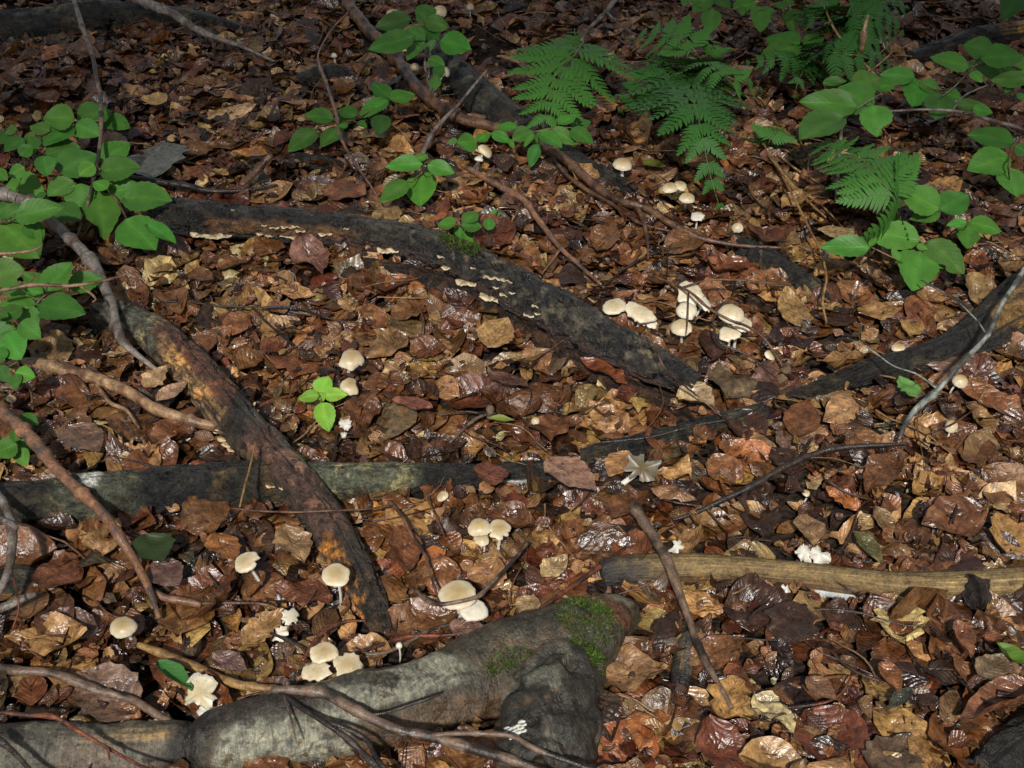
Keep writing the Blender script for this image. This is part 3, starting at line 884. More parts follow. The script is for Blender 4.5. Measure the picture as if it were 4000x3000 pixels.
# --- dark log at the right edge, worn yellow on its flank
def paint_right(t, a, V, s):
    g = fbm(np.stack([s * 10, a / 7, a * 0], -1), 4); n = fbm(V * 30, 3)
    c = np.tile((0.021, 0.019, 0.016), (len(V), 1)) * (0.5 + g)[:, None]
    c = mixc(c, (0.21, 0.125, 0.04), patch(t, a, 0.58, 0.88, -10, 62, V, 26, 0.4) * sstep(0.40, 0.56, g))
    return c
build_log("dark_log", "blackened log at the edge with a worn yellowish flank, lichen spotted twig across it",
          S2([(1700, 862, 26), (1790, 832, 40), (1880, 802, 56), (1970, 782, 66), (2060, 752, 82), (2140, 706, 106), (2212, 655, 130), (2300, 590, 140)]), lift=0.6, mat=M_ROT, paint=paint_right,
          disp=rough_disp(0.09, 18, 1.5, 0.06, 7.0), seg=56, close=(True, False))
build_log("dark_log", "black sunken log running under the fern and long brown branch",
          S2([(925, 78, 50), (970, 140, 66), (1030, 205, 78), (1100, 262, 84), (1180, 318, 70), (1270, 372, 50), (1370, 412, 34)]), lift=0.3, mat=M_ROT, paint=paint_dark, disp=rough_disp(0.12, 20, 1.5, 0.08, 2.5), seg=48)
build_log("dark_log", "shadowy black log lying across the top corner behind the dead stem",
          S2([(-90, 66, 84), (60, 60, 86), (180, 46, 80), (300, 38, 60), (430, 46, 44), (540, 70, 26)]), lift=0.3, mat=M_ROT, paint=paint_dark, disp=rough_disp(0.12, 16, 1.5, 0.08, 3.5), seg=48, close=(False, True))
build_log("dark_log", "charred split log at the top edge above the broad leaved sapling twigs",
          S2([(1965, 128, 36), (2050, 102, 48), (2140, 82, 54), (2300, 60, 56)]), lift=0.4, mat=M_ROT, paint=paint_right, disp=rough_disp(0.14, 16, 1.6, 0.12, 4.5), seg=40, close=(True, False))
build_log("dark_log", "dark bark covered log stub behind the white mushroom clump",
          S2([(1575, 515, 34), (1630, 552, 58), (1690, 590, 66), (1750, 622, 56), (1800, 650, 30)]), lift=0.1, mat=M_ROT, paint=paint_dark, disp=rough_disp(0.14, 22, 1.6, 0.1, 5.5), seg=40)
build_log("dark_log", "small dark lump of rotten wood left of the slender arching dead twig",
          S2([(645, 178, 40), (700, 168, 54), (748, 162, 36)]), lift=0.4, mat=M_ROT, paint=paint_dark, disp=rough_disp(0.2, 30, 1.8, 0.1, 6.5), seg=30)
build_log("dark_log", "short dark log sliver lying just above the end of the barkless log",
          S2([(1215, 1146, 20), (1290, 1143, 28), (1372, 1150, 26)]), lift=0.3, mat=M_ROT, paint=paint_dark, disp=rough_disp(0.15, 30, 1.8, 0.1, 7.5), seg=28)
build_log("branch_stub", "short grey branch stub poking out of the leaves beside the leaning dark stick",
          S2([(1486, 1352, 36), (1482, 1400, 46), (1474, 1450, 46), (1466, 1492, 40)]), lift=0.5, mat=M_SMOOTH, paint=paint_left, disp=rough_disp(0.08, 30, 1.8, 0.05, 8.5), seg=32)
build_log("dark_log", "dark grey chunk of wood at the edge behind the bent grey branch",
          S2([(-40, 1262, 70), (30, 1256, 76), (88, 1256, 62)]), lift=0.2, mat=M_ROT, paint=paint_dark, disp=rough_disp(0.08, 30, 1.8, 0.05, 9.5), seg=36, close=(False, True))
build_log("dark_log", "black mossy log end in the bottom corner beyond the large veined leaf",
          S2([(2130, 1690, 120), (2200, 1640, 140), (2290, 1590, 150)]), lift=0.1, mat=M_ROT, paint=paint_dark, disp=rough_disp(0.12, 24, 1.8, 0.08, 10.5), seg=44, close=(True, False))
build_log("dark_log", "flat dark bark fragment beside the seedling of four leaves under the forked grey stem",
          S2([(640, 345, 24), (690, 352, 38), (745, 360, 26)]), lift=0.3, mat=M_ROT, paint=paint_dark, disp=rough_disp(0.15, 30, 1.8, 0.1, 11.5), seg=26)

# ------------------------------------------------------------------ branches and twigs
BARKS = {
    "grey": ((0.19, 0.165, 0.145), (0.085, 0.062, 0.05)),
    "brown": ((0.125, 0.066, 0.036), (0.05, 0.024, 0.015)),
    "tan": ((0.27, 0.165, 0.09), (0.12, 0.062, 0.034)),
    "orange": ((0.20, 0.10, 0.055), (0.075, 0.05, 0.044)),
    "red": ((0.15, 0.046, 0.022), (0.035, 0.018, 0.013)),
    "black": ((0.032, 0.024, 0.019), (0.013, 0.010, 0.009)),
    "straw": ((0.27, 0.165, 0.06), (0.15, 0.08, 0.03)),
    "lichen": ((0.22, 0.245, 0.215), (0.05, 0.05, 0.045)),
    "mix": ((0.15, 0.10, 0.07), (0.026, 0.018, 0.014)),
}
def twig_mesh(name, pts, bark, parent=None, origin=None, rest=0.034, seg=10, knob=0.10):
    """pts: (x, y, width[, height above the litter]) in the 2212 px view"""
    rows = []
    for q in pts:
        x, y, w = q[0] * 1.8083, q[1] * 1.8083, q[2] * 1.8083
        z = q[3] if len(q) > 3 else None
        p = P(x, y, rest); r = px2m(w / 2, p)
        p = P(x, y, rest + (z if z is not None else r * 0.9))
        rows.append([*p, px2m(w / 2, p)])
    rows = np.array(rows)
    ln = np.linalg.norm(np.diff(rows[:, :3], axis=0), axis=1).sum()
    S = spline(rows, max(8, int(ln / 0.006)))
    sd = random.uniform(0, 50)
    # natural small kinks
    s = np.linspace(0, ln, len(S))
    for k in range(3):
        S[:, k] += (fbm(np.stack([s * 14 + sd + 11 * k, s * 0, s * 0], -1), 3) - 0.5) * np.minimum(S[:, 3] * 1.0, 0.006)
    S[:, 3] *= 1 + 0.25 * (fbm(np.stack([s * 45 + sd, s * 0 + 5, s * 0], -1), 2) - 0.5)
    for _k in range(max(1, int(ln / 0.07))):
        S[:, 3] *= 1 + random.uniform(0.12, 0.5) * np.exp(-((s - random.uniform(0, ln)) / random.uniform(0.003, 0.007)) ** 2)
    V, F, uv, ss, a, fr = tube_arrays(S[:, :3], np.maximum(S[:, 3], 0.0006), seg, rough_disp(knob, 60, 1.4, 0.0, sd))
    c1, c2 = BARKS[bark]
    n = fbm(V * 45 + sd, 4)
    col = mixc(np.tile(c1, (len(V), 1)) * (0.6 + 0.8 * fbm(V * 120, 2))[:, None], c2, sstep(0.46, 0.62, n))
    e0, e1 = len(V), len(V) + 1
    V = np.vstack([V, S[0, :3] - fr[0][0] * S[0, 3] * 0.5, S[-1, :3] + fr[0][-1] * S[-1, 3] * 0.5])
    col = np.vstack([col, col[0:1] * 0.6, col[-1:] * 0.6]); uv = np.vstack([uv, [[0, 0]], [[1, 0]]])
    i0 = np.arange(seg); i1 = i0 + (len(S) - 1) * seg
    tr = np.vstack([np.stack([np.roll(i0, -1), i0, np.full(seg, e0)], -1), np.stack([i1, np.roll(i1, -1), np.full(seg, e1)], -1)])
    org = origin if origin is not None else S[len(S) // 2, :3].copy()
    return mk(name, V, [F, tr], M_TWIG, parent, col=col, uv=uv, origin=org), org

def branch(name, label, pts, bark, sides=(), cat=None, **kw):
    o, org = twig_mesh(name, pts, bark, **kw)
    tag(o, label, cat or ("branch" if name == "branch" else "twig"))
    for sp in sides:
        twig_mesh("side_twig", sp, bark, parent=o, origin=org)
    return o

branch("branch", "smooth grey branch slanting down from the edge through the green beech leaves",
       [(-30, 405, 24, .05), (0, 418, 24, .05), (60, 440, 24, .05), (110, 478, 24, .05), (160, 525, 24, .05), (205, 575, 24, .05), (238, 650, 22, .05), (262, 725, 22, .05), (285, 755, 15, .04), (345, 805, 10, .02)], "grey")
branch("branch", "thick tan brown branch arching toward the decayed diagonal log",
       [(50, 780, 18), (80, 785, 26), (130, 800, 27), (220, 822, 26), (280, 848, 27), (340, 885, 25), (400, 905, 24), (468, 922, 22)], "tan",
       sides=[[(208, 830, 10), (222, 850, 9), (240, 872, 9), (275, 888, 8), (300, 925, 5)]])
branch("branch", "orange stained branch leaning down from the edge across the level mossy log",
       [(-30, 850, 26, 0.042), (0, 882, 27, 0.042), (60, 942, 27, 0.042), (120, 1010, 26, 0.042), (180, 1072, 25, 0.042), (240, 1132, 22, 0.042), (280, 1192, 20, 0.030), (318, 1262, 18, 0.018), (344, 1335, 10, 0.006)], "orange",
       sides=[[(315, 1262, 14), (350, 1288, 16), (400, 1298, 16), (432, 1306, 12)]])
branch("branch", "bent pale grey branch hooking round at the picture's edge",
       [(-30, 1040, 18, .05), (5, 1085, 20, .05), (24, 1125, 20, .06), (26, 1180, 20, .06), (14, 1240, 18, .05), (-15, 1300, 16, .04)], "grey",
       sides=[[(-10, 1120, 14, .06), (18, 1130, 14, .07), (34, 1140, 12, .08)]])
branch("branch", "pale broken grey stick end under the hooked branch at the edge", [(-30, 1325, 20, .02), (10, 1312, 20, .02), (50, 1294, 17, .02), (78, 1284, 12, .02)], "grey")
branch("twig", "thin red twig dangling beside the hooked grey branch", [(26, 1235, 4, .04), (38, 1290, 4, .04), (40, 1320, 4, .03), (28, 1355, 4, .02)], "red")
branch("branch", "long brown branch running down from the top edge past the sunken black log",
       [(735, -20, 26), (760, 20, 26), (800, 68, 26), (850, 115, 26), (880, 160, 26), (912, 200, 26), (950, 232, 25), (1000, 258, 25), (1065, 272, 22), (1130, 295, 20), (1180, 320, 21), (1220, 345, 21), (1262, 380, 20), (1310, 418, 18), (1355, 440, 16), (1400, 452, 15), (1450, 482, 13), (1520, 515, 11), (1600, 530, 9), (1690, 535, 5)], "brown",
       sides=[[(1372, 444, 11), (1388, 470, 10), (1398, 515, 8), (1400, 560, 5)]])
branch("branch", "thin orange brown branch under the sprig beneath the first fern",
       [(1010, 365, 12), (1070, 398, 13), (1128, 432, 14), (1160, 470, 14), (1190, 510, 12), (1215, 540, 11), (1260, 580, 9), (1300, 615, 6)], "orange",
       sides=[[(1212, 534, 6), (1195, 560, 5), (1170, 592, 4)]])
branch("branch", "side branch splitting off below the long brown branch by the fern tips",
       [(1190, 335, 9), (1225, 380, 9), (1270, 412, 9), (1320, 440, 8), (1380, 480, 7), (1450, 500, 5)], "brown")
branch("stem", "tall slender dead stem standing over the green beech leaves",
       [(158, -10, 12, .12), (185, 80, 11, .12), (208, 160, 10, .11), (219, 250, 9, .10), (211, 350, 8, .08), (190, 440, 7, .05), (163, 520, 5, .01)], "mix", cat="stem")
branch("branch", "slim grey branch entering at the top edge and tapering over the leaves",
       [(270, -15, 22, .05), (330, 12, 20, .05), (372, 30, 18, .05), (415, 60, 14, .04), (460, 80, 12, .03), (520, 100, 8, .02), (592, 132, 4, .01)], "grey")
branch("twig", "thin slender twig arching down beside the sprig with a drooping wet leaf",
       [(752, 28, 4, .06), (720, 60, 4, .06), (690, 110, 4, .06), (690, 142, 7, .05), (708, 190, 8, .05), (726, 250, 7, .05), (735, 295, 6, .05), (765, 350, 5, .04), (800, 400, 4, .03), (825, 440, 3, .01)], "orange")
branch("twig", "pale forked dry twig crossing the grey sapling stem",
       [(1052, 152, 5, .06), (1020, 190, 6, .06), (985, 230, 7, .05), (950, 268, 9, .04), (928, 300, 10, .03), (912, 335, 8, .01)], "grey")
branch("branch", "grey lichen spotted twig curving down over the blackened log at the edge",
       [(2230, 555, 9, .10), (2195, 610, 10, .10), (2165, 655, 10, .10), (2135, 720, 10, .09), (2085, 775, 11, .08), (2045, 822, 11, .06), (2015, 855, 14, .04), (1980, 885, 14, .03), (1955, 920, 11, .02), (1942, 950, 8, .01)], "lichen",
       sides=[[(2022, 838, 5, .05), (1980, 808, 4, .05), (1930, 790, 4, .05), (1880, 755, 3, .05), (1830, 730, 3, .04)], [(2130, 720, 4, .08), (2108, 690, 4, .08), (2060, 645, 4, .08), (1990, 605, 3, .06)]])
branch("branch", "dark brown branch lying across the leaf litter above the barkless log",
       [(1962, 958, 6), (1900, 962, 10), (1830, 966, 12), (1770, 978, 13), (1710, 1002, 14), (1640, 1040, 14), (1570, 1075, 13), (1500, 1108, 10), (1455, 1122, 6)], "black",
       sides=[[(1728, 990, 6), (1745, 960, 6), (1756, 945, 5)]])
branch("branch", "dark stick leaning across the barkless log near its charred end",
       [(1370, 1090, 22, 0.024), (1392, 1128, 22, 0.028), (1420, 1178, 22, 0.032), (1445, 1222, 24, 0.036), (1465, 1275, 20, 0.028), (1490, 1340, 18, 0.020), (1515, 1405, 16, 0.012), (1545, 1465, 14, 0.008), (1582, 1530, 9, 0.004)], "mix")
branch("branch", "red and black wet twig running along the back of the grey beech log",
       [(1352, 1183, 7), (1318, 1210, 10), (1270, 1242, 12), (1215, 1282, 12), (1160, 1322, 11), (1110, 1342, 10), (1040, 1360, 9), (960, 1372, 8), (880, 1375, 9), (800, 1400, 10), (740, 1420, 11), (690, 1440, 10), (640, 1478, 7)], "red",
       sides=[[(1318, 1208, 6), (1335, 1195, 6), (1362, 1180, 4)]])
branch("twig", "forked tan twig between the mushroom pair and the grey beech log",
       [(985, 1345, 7), (930, 1360, 8), (880, 1388, 9), (830, 1410, 9), (790, 1412, 8), (762, 1400, 5)], "mix")
branch("twig", "dark red forked twig above the torn caps beside the orange crusted log tip", [(655, 1428, 8), (672, 1398, 9), (690, 1372, 9), (720, 1352, 9), (748, 1342, 8), (790, 1340, 5)], "red",
       sides=[[(700, 1362, 5), (712, 1395, 4), (730, 1410, 3)]])
branch("twig", "short black twig by the shredded pale cap", [(584, 1368, 6), (620, 1382, 7), (654, 1400, 7), (662, 1428, 5)], "black")
branch("twig", "thin brown twig bowing over the crumpled torn mushroom", [(428, 1304, 5), (500, 1302, 6), (570, 1306, 7), (612, 1326, 6), (622, 1362, 4)], "brown")
branch("branch", "long wet branch with peeling bark lying over the bottom log",
       [(585, 1490, 14, 0.055), (640, 1492, 20, 0.055), (700, 1502, 22, 0.055), (760, 1530, 22, 0.055), (850, 1572, 22, 0.050), (940, 1592, 22, 0.045), (1040, 1622, 22, 0.045), (1130, 1650, 20, 0.045), (1230, 1690, 18, 0.045)], "mix",
       sides=[[(935, 1590, 9, 0.050), (990, 1585, 11, 0.055), (1060, 1586, 12, 0.060), (1110, 1592, 12, 0.060), (1150, 1615, 12, 0.060), (1210, 1640, 12, 0.055), (1300, 1672, 10, 0.050)],
              [(612, 1500, 5, 0.055), (628, 1550, 5, 0.055), (640, 1605, 4, 0.050)]])
branch("branch", "black wet twig pair crossing the front of the grey beech log",
       [(600, 1492, 8, 0.055), (650, 1528, 11, 0.055), (700, 1560, 12, 0.055), (755, 1600, 13, 0.050), (800, 1640, 13, 0.045), (850, 1690, 12, 0.040)], "black",
       sides=[[(690, 1555, 8, 0.055), (735, 1570, 9, 0.055), (790, 1598, 10, 0.050), (815, 1640, 10, 0.045), (850, 1680, 9, 0.040)]])
branch("twig", "curved black twig lying on the flank of the grey beech log",
       [(765, 1540, 5, 0.055), (820, 1542, 7, 0.055), (870, 1528, 7, 0.055), (920, 1512, 7, 0.060), (950, 1500, 5, 0.060)], "black")
branch("branch", "mottled brown branch entering low at the edge above the broken log",
       [(-30, 1438, 18), (40, 1450, 20), (110, 1456, 20), (180, 1476, 20), (240, 1498, 16), (290, 1512, 18), (335, 1540, 18), (385, 1570, 18), (425, 1580, 8)], "mix",
       sides=[[(320, 1528, 9), (350, 1552, 8), (362, 1585, 6)]])
branch("branch", "yellow and black barked branch pointing at the loose bark strip",
       [(300, 1392, 16), (350, 1412, 22), (410, 1438, 22), (470, 1462, 22), (530, 1482, 20), (600, 1490, 14)], "straw")
branch("twig", "red twig laid over the torn mushroom beside the loose bark strip", [(425, 1566, 8), (460, 1538, 9), (510, 1512, 8), (560, 1498, 6), (600, 1490, 4)], "red")
branch("twig", "brown forked twig lying on the broken corner log",
       [(-20, 1538, 8, 0.040), (60, 1545, 10, 0.040), (120, 1550, 9, 0.045), (180, 1585, 9, 0.045), (240, 1620, 8, 0.040), (330, 1668, 8, 0.040)], "red",
       sides=[[(232, 1614, 5, 0.045), (236, 1640, 4, 0.045)]])
branch("twig", "short dark twig across the bottom corner", [(-20, 1585, 12, 0.050), (30, 1625, 12, 0.045), (80, 1680, 11, 0.040)], "black")
branch("twig", "bent stick lying over the broad mushroom pair above the grey beech log",
       [(1142, 1172, 8, 0.024), (1100, 1220, 9, 0.032), (1060, 1262, 9, 0.040), (1035, 1288, 9, 0.048), (990, 1300, 10, 0.048), (945, 1304, 10, 0.040), (915, 1292, 9, 0.024), (895, 1270, 7, 0.016)], "mix")
branch("twig", "thin crooked twig from the mossy log down to the broad mushroom pair",
       [(840, 1082, 6, 0.012), (868, 1115, 8, 0.018), (890, 1160, 7, 0.024), (918, 1200, 7, 0.024), (935, 1255, 6, 0.030), (952, 1310, 5, 0.036)], "brown",
       sides=[[(850, 1092, 4, 0.018), (790, 1100, 4, 0.024), (720, 1103, 5, 0.036), (640, 1106, 5, 0.036), (560, 1103, 5, 0.030), (500, 1098, 3, 0.024)]])
branch("twig", "straw coloured twig propped against the crossing of the two big logs", [(552, 955, 4, 0.061), (542, 1000, 4, 0.061), (530, 1045, 5, 0.061), (518, 1095, 5, 0.055)], "straw")
branch("twig", "thin dark twig draped over the white mushroom clump",
       [(1395, 590, 4, .03), (1450, 612, 5, .04), (1492, 632, 6, .06), (1530, 665, 6, .06), (1575, 690, 6, .06), (1615, 705, 6, .05), (1655, 735, 5, .03), (1690, 790, 4, .01)], "brown",
       sides=[[(1470, 622, 4, .05), (1530, 605, 4, .05), (1600, 606, 5, .05), (1640, 610, 4, .04), (1710, 616, 3, .02)], [(1488, 630, 4, .06), (1486, 670, 4, .05), (1482, 720, 3, .03)]])
branch("twig", "thin brown twig curving past the small tan mushroom below the white clump",
       [(1560, 655, 4, .05), (1540, 690, 4, .04), (1555, 740, 5, .03), (1610, 765, 4, .02), (1680, 810, 3, .01)], "black")
branch("grass_stalk", "long straw coloured dead grass stalk beside the seedling of chewed leaves",
       [(1690, 380, 4, .03), (1722, 440, 5, .03), (1752, 500, 5, .03), (1775, 550, 5, .03), (1785, 600, 5, .03), (1778, 650, 5, .03), (1786, 700, 4, .01)], "straw", cat="stalk")
for k, (pp, lb) in enumerate([
        ([(1660, 335, 6), (1700, 385, 7), (1740, 430, 6), (1785, 470, 4)], "pale dry stalk lying left of the straw bundle under the small fern"),
        ([(1675, 330, 4), (1720, 365, 5), (1770, 395, 4)], "thin golden straw below the small fern"),
        ([(1648, 310, 6), (1690, 372, 7), (1725, 425, 5)], "broad tan straw reaching from the big fern tip"),
        ([(1690, 385, 4), (1770, 440, 4), (1820, 490, 3)], "fine brown stalk crossing the straw bundle"),
        ([(1735, 348, 8), (1778, 330, 7)], "short orange straw piece above the chewed seedling")]):
    branch("grass_stalk", lb, pp, "straw", cat="stalk")
branch("grass_stalk", "short tan stalk lying on the leaves between the two large ferns", [(1380, 182, 7), (1420, 202, 7), (1452, 222, 6)], "straw", cat="stalk")
branch("twig", "forked small twig pointing at the tiny button mushroom",
       [(972, 955, 5), (1010, 920, 7), (1040, 900, 7), (1075, 892, 5)], "mix", sides=[[(1055, 906, 12), (1058, 880, 14)]])
branch("branch", "dark thin branch behind the left beech leaves above the black rotten log",
       [(280, 382, 9), (340, 392, 12), (400, 402, 12), (460, 412, 11), (530, 412, 7), (600, 400, 4)], "black")
branch("branch", "short brown stub slanting above the black rotten log", [(520, 400, 12, .02), (550, 372, 14, .03), (585, 335, 14, .05)], "brown")
branch("twig", "pale orange twig crossing the lower beech sprig at the edge",
       [(-20, 635, 7, .13), (30, 622, 8, .13), (80, 616, 8, .13), (150, 618, 8, .12), (200, 612, 7, .12), (245, 602, 5, .11), (290, 588, 3, .10)], "tan",
       sides=[[(172, 618, 5, .12), (190, 630, 5, .11), (203, 640, 6, .10), (207, 648, 3, .10), (200, 652, 2, .10)], [(60, 618, 4, .13), (75, 596, 3, .13)]])
branch("twig", "short pale twig end poking in at the edge under the brown spotted leaf", [(-20, 548, 7, .10), (40, 545, 7, .10), (75, 540, 6, .10), (90, 530, 4, .10)], "tan")
branch("twig", "hair thin dark twig running across the litter below the black log",
       [(330, 653, 4), (400, 652, 4), (470, 660, 4), (560, 664, 4), (640, 665, 4), (720, 690, 3), (800, 700, 3)], "black",
       sides=[[(545, 664, 4), (580, 700, 5), (620, 735, 5), (640, 750, 4)]])
branch("twig", "thin twig leaning from the bottom leaves beside the pale crumpled leaf",
       [(1690, 1530, 5), (1740, 1525, 6), (1790, 1515, 5), (1820, 1495, 5), (1838, 1462, 4)], "red")
branch("twig", "thin straight twig over the black rotten log's lower end", [(1395, 700, 4, .1), (1420, 760, 4, .1), (1440, 800, 4, .08), (1500, 850, 4, .03), (1560, 900, 3, .01)], "brown")
branch("twig", "dark thin twig lying along the slim buried log", [(1300, 955, 5), (1400, 945, 6), (1500, 920, 6), (1580, 905, 5), (1640, 880, 3)], "black")
branch("twig", "red thin twig crossing beside the twig speared button mushroom", [(2010, 935, 3, .02), (2060, 915, 4, .03), (2110, 880, 3, .02)], "red")
branch("twig", "wispy red twig hanging beside the lone mushroom by the blackened log", [(1860, 735, 3), (1900, 760, 4), (1990, 800, 3)], "brown")
branch("twig", "thin black twig over the litter right of the long brown branch", [(1300, 620, 4), (1360, 575, 5), (1420, 545, 5), (1470, 535, 4)], "black")
branch("branch", "forked black twigs at the top edge behind the first fern", [(1345, -15, 9, .05), (1310, 25, 9, .05), (1275, 60, 8, .03), (1255, 90, 6, .01)], "grey", sides=[[(1310, 25, 5, .05), (1340, 55, 4, .04), (1375, 75, 3, .02)]])
branch("twig", "long bare forked twig standing in the top ferns", [(1770, -10, 4, .15), (1800, 60, 5, .14), (1835, 105, 6, .12), (1880, 150, 5, .10), (1930, 205, 4, .06)], "tan",
       sides=[[(1882, 152, 4, .10), (1915, 125, 3, .11), (1940, 100, 2, .12)], [(1868, 140, 3, .10), (1900, 115, 3, .11), (1925, 92, 2, .12)], [(1878, 150, 4, .10), (1850, 190, 3, .06)]])
branch("stem", "broken grey stem standing upright among the top ferns", [(1876, 32, 5, .2), (1868, 60, 9, .18), (1862, 100, 11, .14), (1850, 150, 11, .08), (1842, 190, 10, .02)], "tan", cat="stem")

# ------------------------------------------------------------------ green plants
def leaf_grid(b, t, wr, up, nu=15, nv=7, curl=0.10, bend=0.06, bite=None, serr=0.035, r=None, fold=0.0):
    """one green leaf from base b to tip t"""
    L = np.linalg.norm(t - b)
    X = norm(t - b)
    up = norm(up - X * (up @ X))
    Y = np.cross(up, X)
    u = np.linspace(0, 1, nu)[:, None]; v = np.linspace(-1, 1, nv)[None, :]
    prof = np.sin(np.pi * u ** 0.78) ** 0.80 * (1 - 0.08 * u) * 1.04
    ser = 1 + serr * np.where(np.arange(nu) % 2 == 0, 1, -1)[:, None]
    sk = r.normal(0, 0.05)
    half = 0.5 * L * wr * prof * ser + 0.0006
    wid = np.where(v > 0, half * (1 + sk), half * (1 - sk))
    if bite is not None:
        bu, side, dep, wd = bite
        wid = wid * (1 - dep * np.exp(-((u - bu) / wd) ** 4) * (np.sign(v) == side) * np.ones_like(wid))
    y = wid * v
    x = L * u + 0 * v
    k = r.uniform(0, 6.28)
    z = L * (curl * 0.5 * np.abs(v) ** 1.5 * prof - bend * (u ** 2) * 1.0 + 0.018 * np.sin(7 * u + 3 * v + k) + fold * np.abs(v) * prof)
    V = b + X * x[..., None] + Y * y[..., None] + up * z[..., None]
    UV = np.stack([u + 0 * v, v + 0 * u], -1)
    return V.reshape(-1, 3), UV.reshape(-1, 2)

def Z1(x0, y0, k):
    return lambda x, y: (x0 + k * x, y0 + k * y)

GREEN = np.array((0.055, 0.165, 0.022))
def seedling(name, label, cat, conv, leaves, z=0.10, stems=(), col=GREEN, wr=0.68, dz=0.015, tilt=0.25, group=None, rgl=0.9, bark="brown", seed=1, face=0.38):
    """leaves: (base x, base y, tip x, tip y[, width ratio[, bite[, colour factor]]]) in the view that conv maps to the photo;
    stems: (x, y, px width, height) polylines, the first is the main stem and ends at the ground"""
    r = np.random.default_rng(seed)
    if stems:
        x, y = conv(*stems[0][-1][:2]); g = P(x, y, 0.0)
    else:
        x, y = conv(*leaves[0][:2]); g = P(x, y, 0.0)
    root = empty(name, g)
    tag(root, label, cat, group)
    SP = []
    for st in stems:
        rows = []
        for (x, y, w, h) in st:
            X, Y = conv(x, y); p = P(X, Y, h); rows.append([*p, px2m(w / 2, p)])
        rows = np.array(rows)
        S = spline(rows, max(8, int(np.linalg.norm(np.diff(rows[:, :3], axis=0), axis=1).sum() / 0.008)))
        V, F, uv, s, a, fr = tube_arrays(S[:, :3], S[:, 3], 8, rough_disp(0.12, 70, 1.3))
        c1, c2 = BARKS[bark]
        cc = mixc(np.tile(c1, (len(V), 1)), c2, sstep(0.45, 0.6, fbm(V * 60, 3)))
        mk("stem", V, F, M_TWIG, root, col=cc, uv=uv, origin=g)
        SP.append(S[:, :3])
    SPa = np.vstack(SP) if SP else None
    for lf in leaves:
        bx, by, tx, ty = lf[:4]
        w = (lf[4] if len(lf) > 4 and lf[4] else wr) * r.uniform(0.94, 1.06)
        bite = lf[5] if len(lf) > 5 else None
        cf = lf[6] if len(lf) > 6 else 1.0
        zz = z + r.normal(0, dz)
        b2, t2 = conv(bx, by), conv(tx, ty)
        Bp = P(*b2, zz)
        up = norm(np.array([0, -face, 1.0]) + r.normal(0, tilt * 0.5, 3) * np.array([1, 1, 0.2]))
        cam_o = np.array([0, 0, CAM_H])
        ray = norm(P(*t2, 0.0) - cam_o)
        Tp = cam_o + ray * (((Bp - cam_o) @ up) / (ray @ up))
        if Tp[2] - float(H(Tp[0], Tp[1])) < 0.035: Tp = P(*t2, 0.035)
        if np.linalg.norm(Tp - Bp) > 2.0 * px2m(math.dist(b2, t2), Bp) + 0.01: Tp = P(*t2, zz * 0.9)
        X_ = norm(Tp - Bp); Y_ = norm(np.cross(norm(up - X_ * (up @ X_)), X_)); mid_ = (Bp + Tp) / 2
        q0, q1 = proj(mid_), proj(mid_ + Y_ * 0.01)
        seen = math.dist(q0, q1) / 0.01
        w = w * math.dist(b2, t2) / seen / np.linalg.norm(Tp - Bp)
        w = float(np.clip(w * 1.10, 0.3, 1.6))
        V, UV = leaf_grid(Bp, Tp, w, up, bite=bite, r=r, curl=r.uniform(0.03, 0.16), bend=r.uniform(0.0, 0.10))
        c = col * r.uniform(0.74, 1.25) * (1 + r.normal(0, 0.09, 3)) * cf
        vv = np.abs(UV[:, 1])
        cc = np.tile(np.clip(c, 0, 1), (len(V), 1)) * (1 + 0.25 * np.exp(-(vv / 0.10) ** 2))[:, None]
        o = mk("leaf", V, grid_faces(1, 15, 7), M_GREEN, root, col=cc, uv=UV, origin=g)
        if SPa is not None:
            d = np.linalg.norm(SPa - Bp, axis=1); q = SPa[d.argmin()]
            if 0.004 < d.min() < 0.13:
                mid = (Bp + q) / 2 - np.array([0, 0, 0.15 * d.min()])
                S = spline(np.array([q, mid, Bp + (Tp - Bp) * 0.03]), 8)
                V2, F2, uv2, *_ = tube_arrays(S, np.linspace(0.0012, 0.0008, 8), 5)
                mk("petiole", V2, F2, M_TWIG, o, col=np.tile((0.10, 0.10, 0.035), (len(V2), 1)), uv=uv2, origin=g)
    return root

RA = Z1(0, 380, .3255); RB = Z1(0, 840, .3255); RC = Z1(0, 1300, .3254); RD = Z1(1400, 0, .2712); RE = Z1(1060, 300, .3255)
RF = Z1(1680, 420, .3255); RG = Z1(1960, 80, .2712); RH = Z1(2380, 80, .4703); RI = Z1(2660, 0, .4069); RJ = Z1(3060, 520, .425); RK = Z1(3060, 230, .425); RL = Z1(3500, 80, .2411)
R4 = Z1(0, 1000, .6058); R3 = Z1(2660, 0, .6058)

